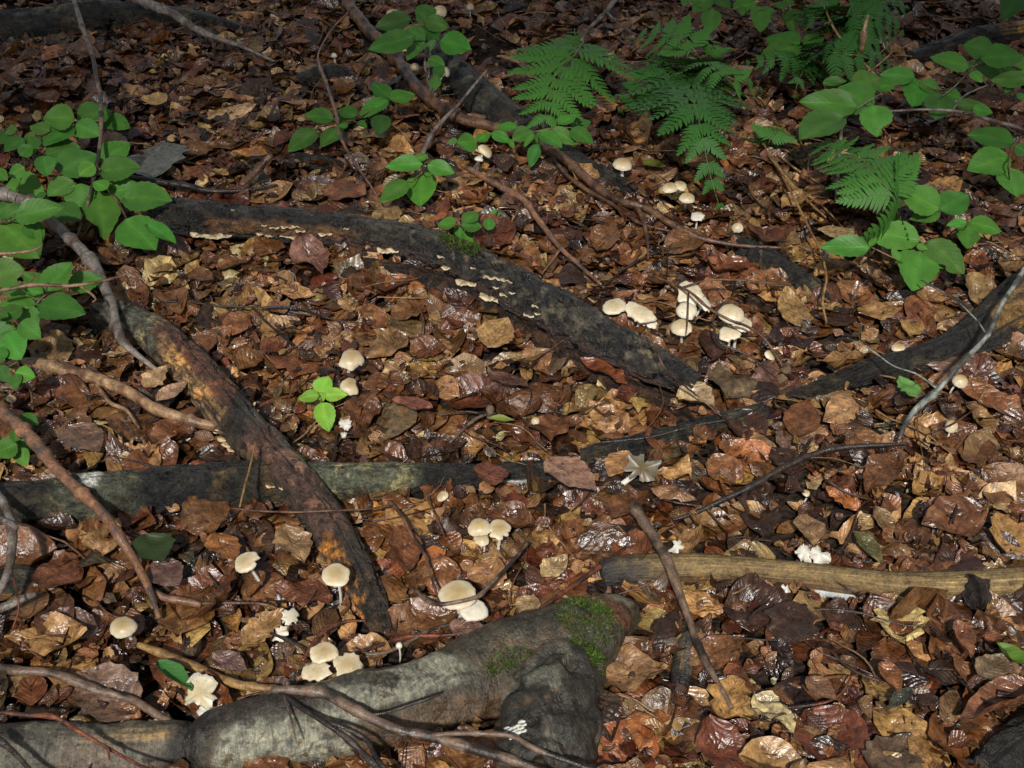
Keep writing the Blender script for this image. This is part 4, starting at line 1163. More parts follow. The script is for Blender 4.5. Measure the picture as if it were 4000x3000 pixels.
seedling("beech_seedling", "large leafy beech seedling spreading over the litter where the tall dead stem stands", "seedling", RA, [
    (895, 250, 515, 250, .78), (925, 265, 1340, 150, .68), (1240, 250, 1560, 370, .62), (880, 335, 510, 560, .62), (885, 330, 1215, 450, .72),
    (600, 400, 355, 345, .7), (285, 490, 50, 645, .62), (350, 470, 370, 705, 1.05), (330, 520, 400, 400, .8, None, np.array((1.9, 1.25, 1.0))), (115, 420, -70, 560, .75), (540, 690, 970, 600, .72),
    (700, 890, 1160, 680, .66), (520, 700, 560, 945, .9), (585, 760, 750, 830, .8), (1130, 800, 945, 940, .8), (1200, 770, 1560, 530, .62), (1195, 885, 1690, 840, .55),
    (240, 700, 380, 560, .8), (200, 370, 60, 430, .7)], z=0.11, seed=11,
    stems=[[(1190, 280, 9, .11), (900, 300, 9, .11), (650, 480, 10, .10), (540, 620, 12, .09), (420, 760, 12, .07), (360, 900, 13, .04), (420, 960, 13, .0)],
           [(1200, 860, 8, .11), (1120, 960, 9, .10), (900, 940, 10, .08), (600, 880, 10, .06), (420, 950, 10, .02)]])
seedling("beech_seedling", "low beech seedling with one chewed leaf in front of the black rotten log's end", "seedling", RA, [
    (1290, 1100, 1115, 1010, .85), (1300, 1090, 1500, 1010, .6, None, np.array((1.3, 1.25, 1.0))), (1285, 1165, 1710, 1050, .62), (1475, 1200, 2060, 1215, .58), (1165, 1145, 1250, 1660, .82, (.80, -1, .55, .09)),
    (975, 1035, 930, 1385, .95), (880, 1000, 570, 1190, .68), (1490, 1480, 1865, 1800, .85), (1760, 1520, 2115, 1755, .42), (620, 1330, 975, 1455, .8, None, .8), (200, 1240, 560, 1150, .7, None, .8)], z=0.09, seed=12,
    stems=[[(1290, 1110, 8, .09), (1130, 1060, 10, .09), (1080, 1160, 11, .07), (1040, 1330, 12, .04), (1000, 1500, 12, .0)],
           [(1290, 1110, 8, .09), (1400, 1230, 9, .085), (1480, 1380, 9, .08), (1520, 1460, 8, .08)]])
seedling("beech_seedling", "beech sprig at the edge bearing a leaf with a brown spot", "seedling", RA, [
    (60, 1080, 540, 1170, .82), (295, 840, 95, 940, .7), (-60, 880, 85, 990, .8), (180, 1440, 745, 1285, .46), (-90, 1410, 165, 1290, .75), (-40, 1500, 460, 1880, .95), (60, 1440, 330, 1300, .7, None, .75), (300, 1520, 520, 1700, .8, None, .8)], z=0.13, seed=13,
    stems=[[(340, 1400, 7, .13), (180, 1440, 9, .13), (0, 1520, 10, .12), (-120, 1600, 12, .0)]])
seedling("beech_seedling", "glossy beech sprig at the edge under the pale orange twig", "seedling", RB, [
    (-90, 720, 275, 650, .8), (560, 920, 855, 560, .60), (815, 860, 1235, 740, .56), (520, 830, 265, 700, .6), (230, 850, -10, 880, .7), (520, 940, 60, 900, .5), (430, 1070, -30, 1090, .38),
    (440, 1085, 1005, 1160, .60), (300, 1080, 430, 1375, .66), (265, 1110, -10, 1270, .6), (240, 1290, 490, 1480, .78), (175, 1330, -70, 1440, .7), (-40, 560, 110, 620, .9), (-60, 1190, 100, 1210, .7)], z=0.12, seed=14, tilt=0.4,
    stems=[[(830, 870, 6, .12), (560, 950, 8, .12), (430, 1080, 10, .11), (260, 1290, 11, .08), (120, 1500, 12, .04), (40, 1640, 12, .0)]])
seedling("beech_seedling", "small beech sprig above the orange stained branch at the edge", "seedling", RC, [
    (70, 10, 240, 310, 1.0), (20, 170, -60, 380, .8), (-30, 400, 105, 585, .8), (180, 480, 415, 520, .8, None, np.array((1.2, 1.25, 1.0))), (205, 490, 180, 668, .75)], z=0.09, seed=15,
    stems=[[(160, 30, 8, .09), (200, 300, 8, .08), (250, 480, 9, .07), (340, 650, 9, .05), (375, 720, 9, .04), (390, 900, 8, .02), (430, 1100, 7, .0)]])
seedling("seedling", "few small green leaves beneath the orange stained branch at the edge", "seedling", RC, [
    (250, 985, 455, 1095, .6, None, .8), (205, 1330, 150, 1135, .55, None, .9), (220, 1330, 440, 1360, .6), (205, 1335, -70, 1460, .75), (230, 1385, 315, 1600, .75)], z=0.05, seed=16, stems=[[(215, 1330, 7, .05), (230, 1380, 8, .0)]])
seedling("sapling", "upright sapling on a slender grey stem at the top beside two tan mushrooms", "sapling", RD, [
    (760, 270, 235, 385, .48), (800, 520, 140, 710, .42), (830, 270, 1130, 130, .75), (960, 290, 1310, 390, .62), (850, 400, 1175, 560, .8), (1180, 590, 1620, 690, .72), (950, 600, 695, 840, .62), (700, 420, 960, 560, .8), (880, 200, 1080, 330, .9),
    (1090, 570, 1015, 740, .6, None, np.array((2.2, 1.6, 3.2))), (1000, 850, 1245, 930, .62), (1100, 1090, 1240, 960, .8), (1085, 1290, 1130, 1085, .75)], z=0.17, seed=17, tilt=0.3, col=GREEN * 0.85,
    stems=[[(880, 430, 6, .17), (970, 740, 8, .15), (955, 900, 9, .13), (975, 1050, 10, .11), (1015, 1220, 11, .08), (1060, 1380, 12, .05), (1055, 1659, 12, .0)], [(1020, 740, 6, .15), (1080, 950, 7, .13), (1090, 1250, 8, .08), (1058, 1400, 9, .05)]], bark="grey")
seedling("beech_seedling", "beech sprig crossed by the thin arching twig, one leaf glittering wet", "seedling", RE, [
    (1425, 255, 1205, 60, .62), (1420, 275, 1725, 200, .52), (1400, 275, 1035, 485, .42), (1020, 470, 780, 390, .6), (745, 505, 395, 460, .5), (1005, 500, 755, 500, .5), (540, 640, 195, 895, .48), (825, 600, 595, 835, .62), (1330, 455, 1290, 690, .95, None, .7), (1040, 540, 1145, 600, .6), (920, 595, 790, 590, .5), (1320, 380, 1200, 440, .6)],
    z=0.07, seed=18, stems=[[(1420, 270, 5, .07), (1020, 500, 7, .06), (700, 570, 8, .06), (560, 610, 8, .05), (480, 780, 8, .0)]])
seedling("beech_seedling", "four leaved beech seedling below the forked grey twig", "seedling", RE, [
    (1815, 1045, 1365, 1060, .42), (1870, 1060, 2205, 1135, .50), (1815, 1140, 1790, 1555, .85, None, np.array((1.2, 1.12, .9))), (1635, 1255, 1305, 1505, .5), (1845, 1030, 1780, 900, .7), (1760, 980, 1870, 960, .6)], z=0.08, seed=19,
    stems=[[(1840, 1040, 6, .08), (1810, 1140, 7, .075), (1680, 1280, 8, .05), (1650, 1500, 8, .0)]])
seedling("bramble_sprig", "leafy sprig under the first fern with one pale drooping leaf", "seedling", RF, [
    (560, 420, 325, 430, .95), (560, 405, 725, 305, .6), (330, 400, 215, 420, .6), (735, 305, 975, 405, .5), (940, 380, 1005, 490, .5), (1040, 235, 795, 220, .4), (1225, 290, 985, 385, .7), (1300, 290, 1585, 465, .5), (1460, 260, 1760, 430, .5), (1700, 250, 1955, 430, .55), (1700, 240, 1930, 170, .6),
    (1290, 435, 1205, 715, .5, None, np.array((1.0, 1.0, 1.5))), (1230, 320, 1330, 440, .6), (1500, 215, 1395, 20, .6), (1535, 200, 1760, 90, .5), (1230, 300, 1130, 470, .4)], z=0.09, seed=20, tilt=0.35, col=GREEN * 0.9,
    stems=[[(1700, 240, 6, .09), (1450, 250, 7, .09), (1240, 290, 8, .085), (1040, 240, 8, .08), (740, 310, 8, .06), (560, 420, 8, .05), (250, 460, 7, .0)]])
seedling("seedling", "little wet leaved seedling on the far side of the black rotten log", "seedling", RF, [
    (310, 1400, 85, 1400, .6), (370, 1420, 625, 1430, .62), (430, 1385, 560, 1235, .8), (700, 1470, 705, 1310, .8), (710, 1280, 855, 1265, .6), (320, 1430, 375, 1585, .6), (390, 1510, 595, 1670, .5)], z=0.05, seed=21,
    stems=[[(340, 1240, 5, .05), (335, 1400, 6, .05), (380, 1540, 7, .0)], [(340, 1410, 5, .05), (560, 1400, 5, .05), (700, 1470, 5, .05)]], col=GREEN * 0.95)
seedling("seedling", "tiny bright yellow green seedling of four leaves beside the bitten mushroom", "seedling", R4, [
    (2065, 890, 2115, 768, .85), (2058, 895, 1922, 915, .52), (2088, 900, 2240, 895, .5), (2072, 945, 2118, 1125, .66), (2060, 880, 2085, 935, .8)], z=0.06, seed=22, dz=0.004, tilt=0.1,
    col=np.array((0.20, 0.42, 0.045)), stems=[[(2070, 905, 6, .06), (2064, 960, 6, .04), (2050, 1040, 6, .0)]], bark="straw")
seedling("beech_seedling", "broad leaved seedling behind the right fern, one leaf chewed and one glossy", "seedling", RK, [
    (690, 435, 140, 392, .42), (835, 415, 455, 290, .75), (640, 250, 905, 160, .75), (830, 265, 1035, 240, .6), (830, 425, 865, 702, .95, (.78, 1, .5, .10)), (550, 540, 148, 735, .62), (360, 225, 585, 200, .35)], z=0.14, seed=23, tilt=0.2, col=GREEN * 1.1,
    stems=[[(900, 320, 5, .14), (690, 445, 7, .13), (570, 540, 9, .11), (535, 640, 12, .09), (525, 790, 15, .06), (490, 1200, 15, .02), (490, 1480, 15, .0)]], bark="grey")
seedling("beech_seedling", "leafy dark barked twig with round leaves reaching out below the charred split log", "seedling", RK, [
    (1210, 170, 885, 132, .48), (1260, 195, 1180, 435, 1.1), (1260, 210, 1435, 300, .6), (1465, 325, 1400, 562, 1.05), (1480, 310, 1645, 360, .6), (1590, 430, 1865, 430, .38), (1740, 450, 1925, 500, .5)], z=0.12, seed=24, tilt=0.2, col=GREEN * 1.1,
    stems=[[(980, 480, 8, .12), (1300, 466, 10, .12), (1600, 482, 13, .12), (1750, 520, 15, .11), (1950, 575, 15, .10), (2150, 632, 12, .08), (2260, 700, 12, .0)],
           [(1560, 466, 7, .12), (1650, 350, 7, .12), (1780, 280, 6, .13), (1900, 235, 5, .14)], [(1450, 350, 5, .12), (1520, 300, 5, .12), (1620, 210, 5, .13), (1695, 120, 4, .13)]], bark="grey")
seedling("beech_seedling", "cluster of broad overlapping leaves at the edge below the charred split log", "seedling", RL, [
    (1565, 510, 1090, 370, .72), (1190, 755, 565, 568, .40), (1215, 650, 1650, 935, .62), (1210, 830, 1410, 985, .6), (1380, 620, 2075, 560, .55), (1680, 720, 2230, 900, .72), (2130, 940, 1530, 975, .42), (1900, 1000, 1770, 1170, .7), (1960, 1180, 2140, 1330, .45), (2080, 620, 2280, 760, .7)], z=0.15, seed=25, tilt=0.2, col=GREEN * 1.1,
    stems=[[(1180, 780, 6, .15), (1400, 700, 8, .15), (1800, 720, 9, .15), (2150, 900, 10, .12), (2350, 1300, 10, .0)]])
seedling("beech_seedling", "three large leaves of a seedling jutting in at the edge above the lichen spotted twig", "seedling", RK, [
    (2125, 770, 1695, 680, .42), (2085, 905, 1700, 1000, .66), (2060, 1000, 2150, 1275, .85), (2130, 800, 2270, 890, .6)], z=0.12, seed=26, tilt=0.15, col=GREEN * 1.05,
    stems=[[(2190, 710, 5, .12), (2120, 810, 7, .12), (2080, 900, 7, .11), (2065, 990, 6, .11), (2120, 1400, 6, .0)]])
seedling("beech_seedling", "seedling trio of leaves overlapping the tip of the right fern", "seedling", RJ, [
    (1430, 705, 1078, 510, .62), (1440, 710, 1705, 560, .78), (1445, 722, 1165, 778, .52)], z=0.10, seed=27, tilt=0.15, col=GREEN * 1.1, stems=[[(1440, 705, 6, .10), (1470, 760, 7, .09), (1500, 830, 7, .07), (1440, 940, 7, .0)]])
seedling("beech_seedling", "chewed leaved seedling in front of the right fern, biggest leaf torn at its base", "seedling", RJ, [
    (1255, 985, 755, 905, .46), (795, 1050, 338, 1050, .42), (1255, 1085, 1190, 1445, 1.0, (.12, 1, .45, .07)), (1330, 995, 1668, 1275, .62, (.6, -1, .5, .12)), (1285, 1095, 1475, 1245, .5), (1070, 1175, 995, 1060, .45), (790, 1040, 860, 960, .5), (1225, 1040, 1330, 1060, .5)], z=0.09, seed=28, tilt=0.2, col=GREEN * 1.15,
    stems=[[(1330, 990, 6, .09), (1270, 1050, 7, .085), (1245, 1100, 7, .08), (1080, 1165, 8, .06), (800, 1045, 7, .07)], [(1390, 1260, 5, .03), (1600, 1370, 6, .02), (1760, 1470, 5, .0)]])
seedling("beech_seedling", "small seedling with insect holed leaves above the lichen spotted twig", "seedling", RJ, [
    (1705, 820, 1695, 1055, .95, (.4, 1, .35, .05)), (1710, 820, 2015, 888, .46), (1685, 820, 1505, 842, .42)], z=0.08, seed=29, tilt=0.15, col=GREEN * 1.05, stems=[[(1700, 820, 5, .08), (1560, 900, 6, .05), (1500, 960, 6, .0)]])
seedling("maple_seedling", "lobed leaved seedlings at the top edge left of the tall ferns", "seedling", RI, [
    (270, -30, 115, 112, .8), (330, -20, 475, 70, .7), (300, 85, 280, 312, .75), (500, 85, 740, 20, .5), (600, 60, 580, 150, .8), (745, 60, 765, 300, .75), (760, 70, 895, 140, .7), (700, 40, 640, 130, .7), (60, -30, 20, 60, .9), (920, 20, 980, 90, .8)], z=0.13, seed=30, tilt=0.3,
    stems=[[(480, 85, 6, .13), (330, 90, 7, .12), (450, 140, 7, .10), (700, 205, 7, .06), (900, 280, 7, .0)]])
seedling("beech_seedling", "broad dark green leaves lying among the top ferns", "seedling", RI, [
    (1150, 440, 760, 540, .45), (1140, 430, 812, 345, .62), (1180, 440, 1380, 330, .6), (1000, 105, 1210, 270, .62), (1050, 180, 1080, 320, .6), (1020, 60, 940, 20, .6), (1060, 60, 1010, -30, .8), (1100, 110, 1000, 190, .6)], z=0.13, seed=31, tilt=0.25, col=GREEN * 0.8,
    stems=[[(1040, 60, 6, .13), (1100, 200, 7, .13), (1170, 440, 8, .11), (1200, 620, 8, .0)]])
seedling("seedling", "single dark leaf hanging in at the top corner", "seedling", R3, [(2190, -50, 2080, 112, .85)], z=0.16, seed=32, col=GREEN * 0.55, stems=[[(2190, -50, 8, .16), (2260, 40, 8, .0)]])

# --- ferns
def pinna_mesh(n, seed):
    r = np.random.default_rng(seed)
    V = []; F4 = []; F3 = []; UV = []
    def add(v): V.append(v); return len(V) - 1
    zf = lambda x: -0.14 * x * x + 0.02 * math.sin(x * 7)
    for i in range(n):
        x = (i + 0.5) / n
        l = 0.37 * (1 - x) ** 0.72 * (0.75 + 0.25 * min(1, x * 8)) + 0.018
        w = 0.98 / n
        for sd in (-1, 1):
            an = math.radians(62 - 14 * x + r.normal(0, 3))
            dx, dy = math.cos(an), math.sin(an) * sd
            jag = r.uniform(0.85, 1.1)
            pts = [(-0.5, 0.0), (-0.52, 0.45), (-0.34, 0.82), (0.12, 1.0 * jag), (0.44, 0.62), (0.5, 0.0)]
            ids = []
            for (a, b) in pts:
                X = x + a * w + dx * l * b; Y = dy * l * b
                z = zf(x) + 0.05 * l * math.sin(b * 3.1) - 0.10 * l * b * b + r.normal(0, 0.004)
                ids.append(add((X, Y, z))); UV.append((x, sd * b * 0.8))
            F4.append([ids[0], ids[1], ids[4], ids[5]] if sd > 0 else [ids[5], ids[4], ids[1], ids[0]])
            F4.append([ids[1], ids[2], ids[3], ids[4]] if sd > 0 else [ids[4], ids[3], ids[2], ids[1]])
    # midrib
    m = 8
    for i in range(m):
        x = i / (m - 1)
        for sd in (-1, 1):
            add((x, sd * 0.010 * (1.1 - x), zf(x) + 0.006)); UV.append((x, 0.0))
    b = len(V) - 2 * m
    for i in range(m - 1):
        F4.append([b + 2 * i, b + 2 * i + 2, b + 2 * i + 3, b + 2 * i + 1])
    return np.array(V), np.array(F4), np.array(UV)

PINNA = []
def make_pinnae():
    for k, n in enumerate((12, 10, 9)):
        V, F, UV = pinna_mesh(n, k)
        me_o = mk("pinna", V, F, M_FERN, None, col=np.tile(np.array((0.036, 0.128, 0.020)), (len(V), 1)), uv=UV, smooth=False)
        PINNA.append(me_o.data)
        bpy.data.objects.remove(me_o)
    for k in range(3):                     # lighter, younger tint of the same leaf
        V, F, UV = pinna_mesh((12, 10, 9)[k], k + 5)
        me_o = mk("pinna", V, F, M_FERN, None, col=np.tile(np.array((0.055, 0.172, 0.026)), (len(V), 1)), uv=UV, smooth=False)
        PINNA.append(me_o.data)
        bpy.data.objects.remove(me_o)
make_pinnae()

def frond(root, g, conv, pts, halfpx, pairs=15, light=False, pw=0.62, start=0.12, ang=(72, 48), face=0.35, seed=0, basal=1.0, droop=0.1):
    """pts: (x, y, height) along the rachis from base to tip; halfpx: longest pinna in photo px"""
    r = np.random.default_rng(seed)
    rows = np.array([P(*conv(x, y), h) for (x, y, h) in pts])
    S = spline(rows, 40)
    R = np.linspace(0.0022, 0.0007, 40)
    V, F, uv, *_ = tube_arrays(S, R, 6)
    fr_o = mk("frond", V, F, M_TWIG, root, col=np.tile((0.075, 0.12, 0.03), (len(V), 1)), uv=uv, origin=g)
    Lmax = px2m(halfpx, rows.mean(0))
    T = np.gradient(S, axis=0)
    for i in range(pairs):
        t = start + (0.985 - start) * (i / (pairs - 1)) ** 0.92
        k = min(39, int(t * 39)); p = S[k]; tt = norm(T[k])
        upv = norm(np.array([0, -face, 1.0])); upv = norm(upv - tt * (upv @ tt))
        Yv = np.cross(upv, tt)
        pr = ((1 - t) / (1 - start)) ** pw * (basal if i == 0 else 1.0) + 0.035
        for sd in (-1, 1):
            a = math.radians(ang[0] + (ang[1] - ang[0]) * t + r.normal(0, 3.5))
            d = norm(tt * math.cos(a) + Yv * math.sin(a) * sd + upv * (-droop + r.normal(0, 0.05)))
            nz = norm(upv + r.normal(0, 0.10, 3)); nz = norm(nz - d * (nz @ d)); yy = np.cross(nz, d)
            seen = math.dist(proj(p), proj(p + d * 0.02)) / 0.02
            l = min(halfpx * pr / seen, 1.9 * Lmax * pr) * r.uniform(0.9, 1.08)
            m = Matrix(((d[0], yy[0], nz[0], p[0] - g[0]), (d[1], yy[1], nz[1], p[1] - g[1]), (d[2], yy[2], nz[2], p[2] - g[2]), (0, 0, 0, 1)))
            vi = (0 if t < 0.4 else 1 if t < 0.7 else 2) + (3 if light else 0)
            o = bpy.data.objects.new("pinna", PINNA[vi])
            SC.collection.objects.link(o)
            o.parent = fr_o
            wd = (1.0 if pr > 0.3 else 1.25) * min(1.25, max(0.75, (Lmax * pr / l) ** 0.5))
            o.matrix_local = m @ Matrix.Diagonal((l, l * wd, l, 1))
    return fr_o

def fern(label, conv, at, fronds, group="ferns growing out of the litter"):
    g = P(*conv(*at), 0.0)
    root = empty("fern", g)
    tag(root, label, "fern", group)
    for k, f in enumerate(fronds):
        frond(root, g, conv, f["p"], f["w"], **{a: b for a, b in f.items() if a not in "pw"}, seed=k + len(label))
    return root

fern("light green fern frond bending forward beside the sunken black log", RG, (1150, 420), [
    dict(p=[(1180, 300, .12), (1060, 480, .14), (880, 700, .14), (740, 1000, .13), (640, 1300, .11), (575, 1640, .08)], w=262, pairs=9, pw=0.40, start=0.10, light=True, ang=(82, 50), face=0.55),
    dict(p=[(1150, 420, .02), (1090, 380, .10), (1060, 250, .13), (1050, 110, .13)], w=90, pairs=8, start=0.35)])
fern("biggest fern, dark green with long drooping frond over three small mushrooms", RH, (540, 480), [
    dict(p=[(545, 430, .10), (640, 540, .16), (715, 720, .19), (770, 940, .18), (815, 1180, .14), (870, 1400, .10), (930, 1590, .06)], w=260, pairs=13, pw=0.5, start=0.16, ang=(60, 40), face=0.5),
    dict(p=[(560, 470, .05), (545, 420, .12), (420, 480, .14), (260, 560, .12), (90, 775, .06)], w=165, pairs=8, start=0.2, face=0.5),
    dict(p=[(560, 470, .05), (520, 380, .12), (430, 330, .13), (310, 290, .12)], w=160, pairs=7, start=0.2, face=0.4),
    dict(p=[(760, 470, .05), (740, 300, .16), (620, 170, .18), (420, 130, .17), (140, 150, .13)], w=170, pairs=9, start=0.15, light=True, face=0.6),
    dict(p=[(770, 480, .05), (790, 350, .16), (900, 420, .18), (1060, 500, .17), (1285, 590, .13)], w=185, pairs=9, start=0.15, light=True, face=0.6),
    dict(p=[(760, 480, .05), (840, 300, .15), (880, 170, .16)], w=150, pairs=7, start=0.2, light=True, face=0.5)])
fern("wide many fronded fern at the top edge, bare forked twig standing in it", RI, (1230, 600), [
    dict(p=[(1230, 560, .06), (1150, 560, .12), (980, 570, .14), (620, 605, .12)], w=150, pairs=10, face=0.6),
    dict(p=[(1230, 560, .06), (1330, 510, .14), (1560, 510, .16), (1800, 560, .15), (2090, 650, .11)], w=175, pairs=12, face=0.7, ang=(85, 60)),
    dict(p=[(1240, 540, .06), (1180, 660, .12), (1120, 800, .11), (1085, 950, .08)], w=120, pairs=7, face=0.6),
    dict(p=[(1300, 520, .06), (1400, 420, .15), (1560, 400, .17), (1760, 430, .15)], w=140, pairs=9, face=0.6),
    dict(p=[(1480, 220, .10), (1700, 250, .16), (1900, 330, .15), (2040, 430, .11)], w=145, pairs=9, face=0.6),
    dict(p=[(1500, 200, .10), (1350, 170, .17), (1240, 180, .17), (1180, 230, .15)], w=150, pairs=7, face=0.6),
    dict(p=[(1480, 220, .10), (1600, 150, .18), (1800, 160, .19), (2000, 230, .17), (2140, 340, .14)], w=180, pairs=11, face=0.7, ang=(85, 60)),
    dict(p=[(1480, 220, .10), (1600, 60, .19), (1850, 20, .20), (2200, 80, .17)], w=175, pairs=11, face=0.6),
    dict(p=[(1480, 220, .10), (1450, 100, .17), (1380, 10, .18), (1250, -60, .16)], w=150, pairs=8, face=0.6)])
fern("fern frond with comb like leaflets arching behind the chewed leaved seedling", RJ, (1060, 880), [
    dict(p=[(1050, 850, .05), (1040, 700, .12), (960, 520, .15), (820, 370, .16), (600, 220, .14), (235, 105, .10)], w=250, pairs=13, pw=0.42, start=0.06, ang=(72, 50), face=0.6, light=True)])
fern("tiny pale fern tuft below the crossing straw stalks", RH, (1310, 1080), [
    dict(p=[(1310, 1090, .01), (1330, 1000, .05), (1370, 920, .06), (1410, 860, .05)], w=120, pairs=6, start=0.25, light=True, face=0.5, ang=(80, 50))])

# ------------------------------------------------------------------ mushrooms
def mushroom(label, x, y, w, h=0.045, shape="dome", lean=(0.0, 0.0), tint=1.0, tan=0.5, notch=None, wave=0.05, stem_w=0.13, seed=0, group="pale capped mushrooms", base=None, view=1.8083, white=0.0, cut_stem=False):
    """x, y, w: cap centre and width in the 2212 px view; h: height of the cap above the litter; lean: tilt of the cap toward +x / +y"""
    r = np.random.default_rng(seed + int(x))
    X, Y, W = x * view, y * view, w * view
    c = P(X, Y, 0.015 + h)
    rad = px2m(W / 2, c) * 0.95
    wave = wave * 1.25 + 0.015
    lk = 0.22 if shape == "flat" else 0.45
    ax = norm(np.array([lean[0], lean[1] * lk, 1.0]))
    e1 = norm(np.cross([0, 1.0, 0.02], ax)); e2 = np.cross(ax, e1)
    hk = {"dome": 0.68, "flat": 0.31, "bell": 0.95, "button": 1.15, "plane": 0.14}[shape]
    nr, na = 12, 36
    an = np.linspace(0, 2 * math.pi, na, endpoint=False)
    ph = r.uniform(0, 6.28, 4)
    nn = lambda f, k_: fbm(np.stack([np.cos(an) * f + k_ + ph[0], np.sin(an) * f + ph[1], an * 0 + k_], -1), 3) - 0.5
    wob = 1 + wave * (np.sin(2 * an + ph[0]) * 0.5 + np.sin(3 * an + ph[1]) * 0.3) + wave * 3.2 * nn(2.0, 1.0) + wave * 1.8 * nn(7.0, 9.0)
    if notch is not None:
        for (na_, wd, dp) in notch:
            d = (an - math.radians(na_) + math.pi) % (2 * math.pi) - math.pi
            wob = wob * (1 - dp * np.exp(-(d / math.radians(wd)) ** 4))
    rows = []; cols = []
    edge = np.array((0.74, 0.69, 0.53)) * tint; centre = np.array((0.37, 0.262, 0.112)) * tint
    edge = edge * (1 - white) + np.array((0.62, 0.60, 0.53)) * white; centre = centre * (1 - white) + np.array((0.60, 0.56, 0.46)) * white
    for i in range(nr):
        q = i / (nr - 1)
        th = q * (math.pi * 0.5 if shape in ("dome", "flat", "plane") else math.pi * 0.58)
        rr = rad * (math.sin(th) if shape != "plane" else q) * (1 + (wob - 1) * q ** 1.5)
        zz = rad * hk * (math.cos(th) if shape != "flat" else (1 - q ** 2.4))
        if shape == "flat": zz += rad * 0.05 * math.exp(-(q / 0.25) ** 2)
        wz = wave * (2.2 if shape == "plane" else 1.0)
        zz = zz - rad * hk * 0.45 + rad * wz * 2.4 * q ** 2 * nn(1.6, 4.0) + rad * wz * 1.5 * q ** 2 * nn(4.0, 14.0)
        rows.append(c + e1 * (rr * np.cos(an))[:, None] + e2 * (rr * np.sin(an))[:, None] + ax * (zz + 0 * an)[:, None])
        k = min(1.0, tan * 2.0 + 0.16) * (1 - q ** 1.5)
        st = 1 + (0.9 if shape == 'plane' else 0.25) * q * nn(9.0, 21.0) - (0.22 if shape == 'plane' else 0.06) * q ** 6
        cols.append(np.tile(edge * (1 - k) + centre * k, (na, 1)) * st[:, None] * np.array([[1, 1 - 0.04 * q, 1 - 0.08 * q]]))
    V = np.vstack(rows)
    idx = np.arange(nr * na).reshape(nr, na); nx = np.roll(idx, -1, 1)
    F = np.stack([idx[:-1], idx[1:], nx[1:], nx[:-1]], -1).reshape(-1, 4)
    # stem from the litter up into the cap
    if base is not None:
        b = P(base[0] * view, base[1] * view, 0.012)
    else:
        b = c - ax * (h + 0.01) + np.array([r.normal(0, 0.003), r.normal(0, 0.003), 0]); b[2] = float(H(b[0], b[1])) + 0.004
    g = np.array([b[0], b[1], float(H(b[0], b[1]))])
    root = empty("mushroom", g)
    tag(root, label, "mushroom", group)
    mk("cap", V, F, M_FLESH, root, col=np.vstack(cols), origin=g)
    # gills: pleated underside
    na2 = na * 2; an2 = np.linspace(0, 2 * math.pi, na2, endpoint=False)
    rim = V[-na:]; G = []
    rimi = np.empty((na2, 3)); rimi[0::2] = rim; rimi[1::2] = (rim + np.roll(rim, -1, 0)) / 2
    sc_ = rad * stem_w * 1.6
    top = c + ax * rad * hk * 0.18
    inner = top + e1 * (sc_ * np.cos(an2))[:, None] + e2 * (sc_ * np.sin(an2))[:, None]
    plea = np.where(np.arange(na2) % 2 == 0, 1, -1)[:, None]
    m1 = rimi * 0.94 + top * 0.06 + ax * rad * 0.01
    m2 = rimi * 0.5 + inner * 0.5 + ax * (plea * rad * 0.02) - ax * rad * 0.02
    G = np.vstack([rimi, m1, m2, inner])
    ig = np.arange(4 * na2).reshape(4, na2); ng = np.roll(ig, -1, 1)
    FG = np.stack([ig[:-1], ng[:-1], ng[1:], ig[1:]], -1).reshape(-1, 4)
    mk("gills", G, FG, M_FLESH, root, col=np.tile(np.array((0.45, 0.41, 0.34)) * min(1.0, tint * 1.1), (len(G), 1)), origin=g, smooth=False)
    if not cut_stem:
        mid = b * 0.5 + top * 0.5 + np.array([r.normal(0, 0.0025), r.normal(0, 0.0025), 0])
        S = spline(np.array([b, mid, top]), 14)
        Rr = rad * stem_w * np.linspace(1.12, 0.9, 14)
        Rr = np.clip(Rr, 0.0012, 0.006)
        V2, F2, uv2, *_ = tube_arrays(S, Rr, 12, rough_disp(0.06, 60, 1.2))
        mk("stem", V2, F2, M_FLESH, root, col=np.tile((0.66, 0.63, 0.55), (len(V2), 1)), origin=g)
    return root

PAIR = "pale capped mushrooms"
mushroom("lone rounded cream mushroom nearest the yellow barked branch", 265, 1352, 58, .05, "dome", (0, -.25), tan=.45)
mushroom("cream mushroom with a small split rim, above the lone rounded one", 532, 1213, 58, .06, "flat", (-.25, -.55), notch=[(-5, 9, .35)], tan=.35)
mushroom("flat topped cream mushroom on a long bent stem beside the orange crusted log tip", 725, 1240, 64, .07, "flat", (0, -.45), base=(737, 1308), tan=.4, stem_w=.10)
mushroom("upper of two cream mushrooms behind the bright seedling, slightly ragged rim", 760, 773, 58, .05, "dome", (.1, -.35), wave=.08, tan=.5, notch=[(-40, 10, .15)])
mushroom("cream mushroom with a dark bite out of its rim behind the bright seedling", 757, 832, 46, .04, "dome", (.25, -.45), notch=[(15, 30, .6)], tan=.7)
mushroom("larger left cap of the mushroom trio below the level mossy log", 1035, 1136, 52, .055, "dome", (-.1, -.3), tan=.55)
mushroom("largest flat cap of the trio below the level mossy log, split rim", 1078, 1142, 56, .05, "flat", (.1, -.45), notch=[(-150, 8, .4), (-60, 8, .35), (-20, 7, .25)], wave=.07, tan=.5)
mushroom("smallest folded cap of the trio below the level mossy log", 1040, 1162, 38, .035, "dome", (-.1, -.4), wave=.12, tan=.4)
mushroom("broad flat mushroom under the bent stick", 988, 1283, 84, .06, "flat", (-.05, -.35), wave=.04, tan=.45)
mushroom("white mushroom tucked beneath the broad flat one under the bent stick", 1024, 1316, 64, .04, "flat", (.15, -.6), wave=.05, tan=.1, white=.6)
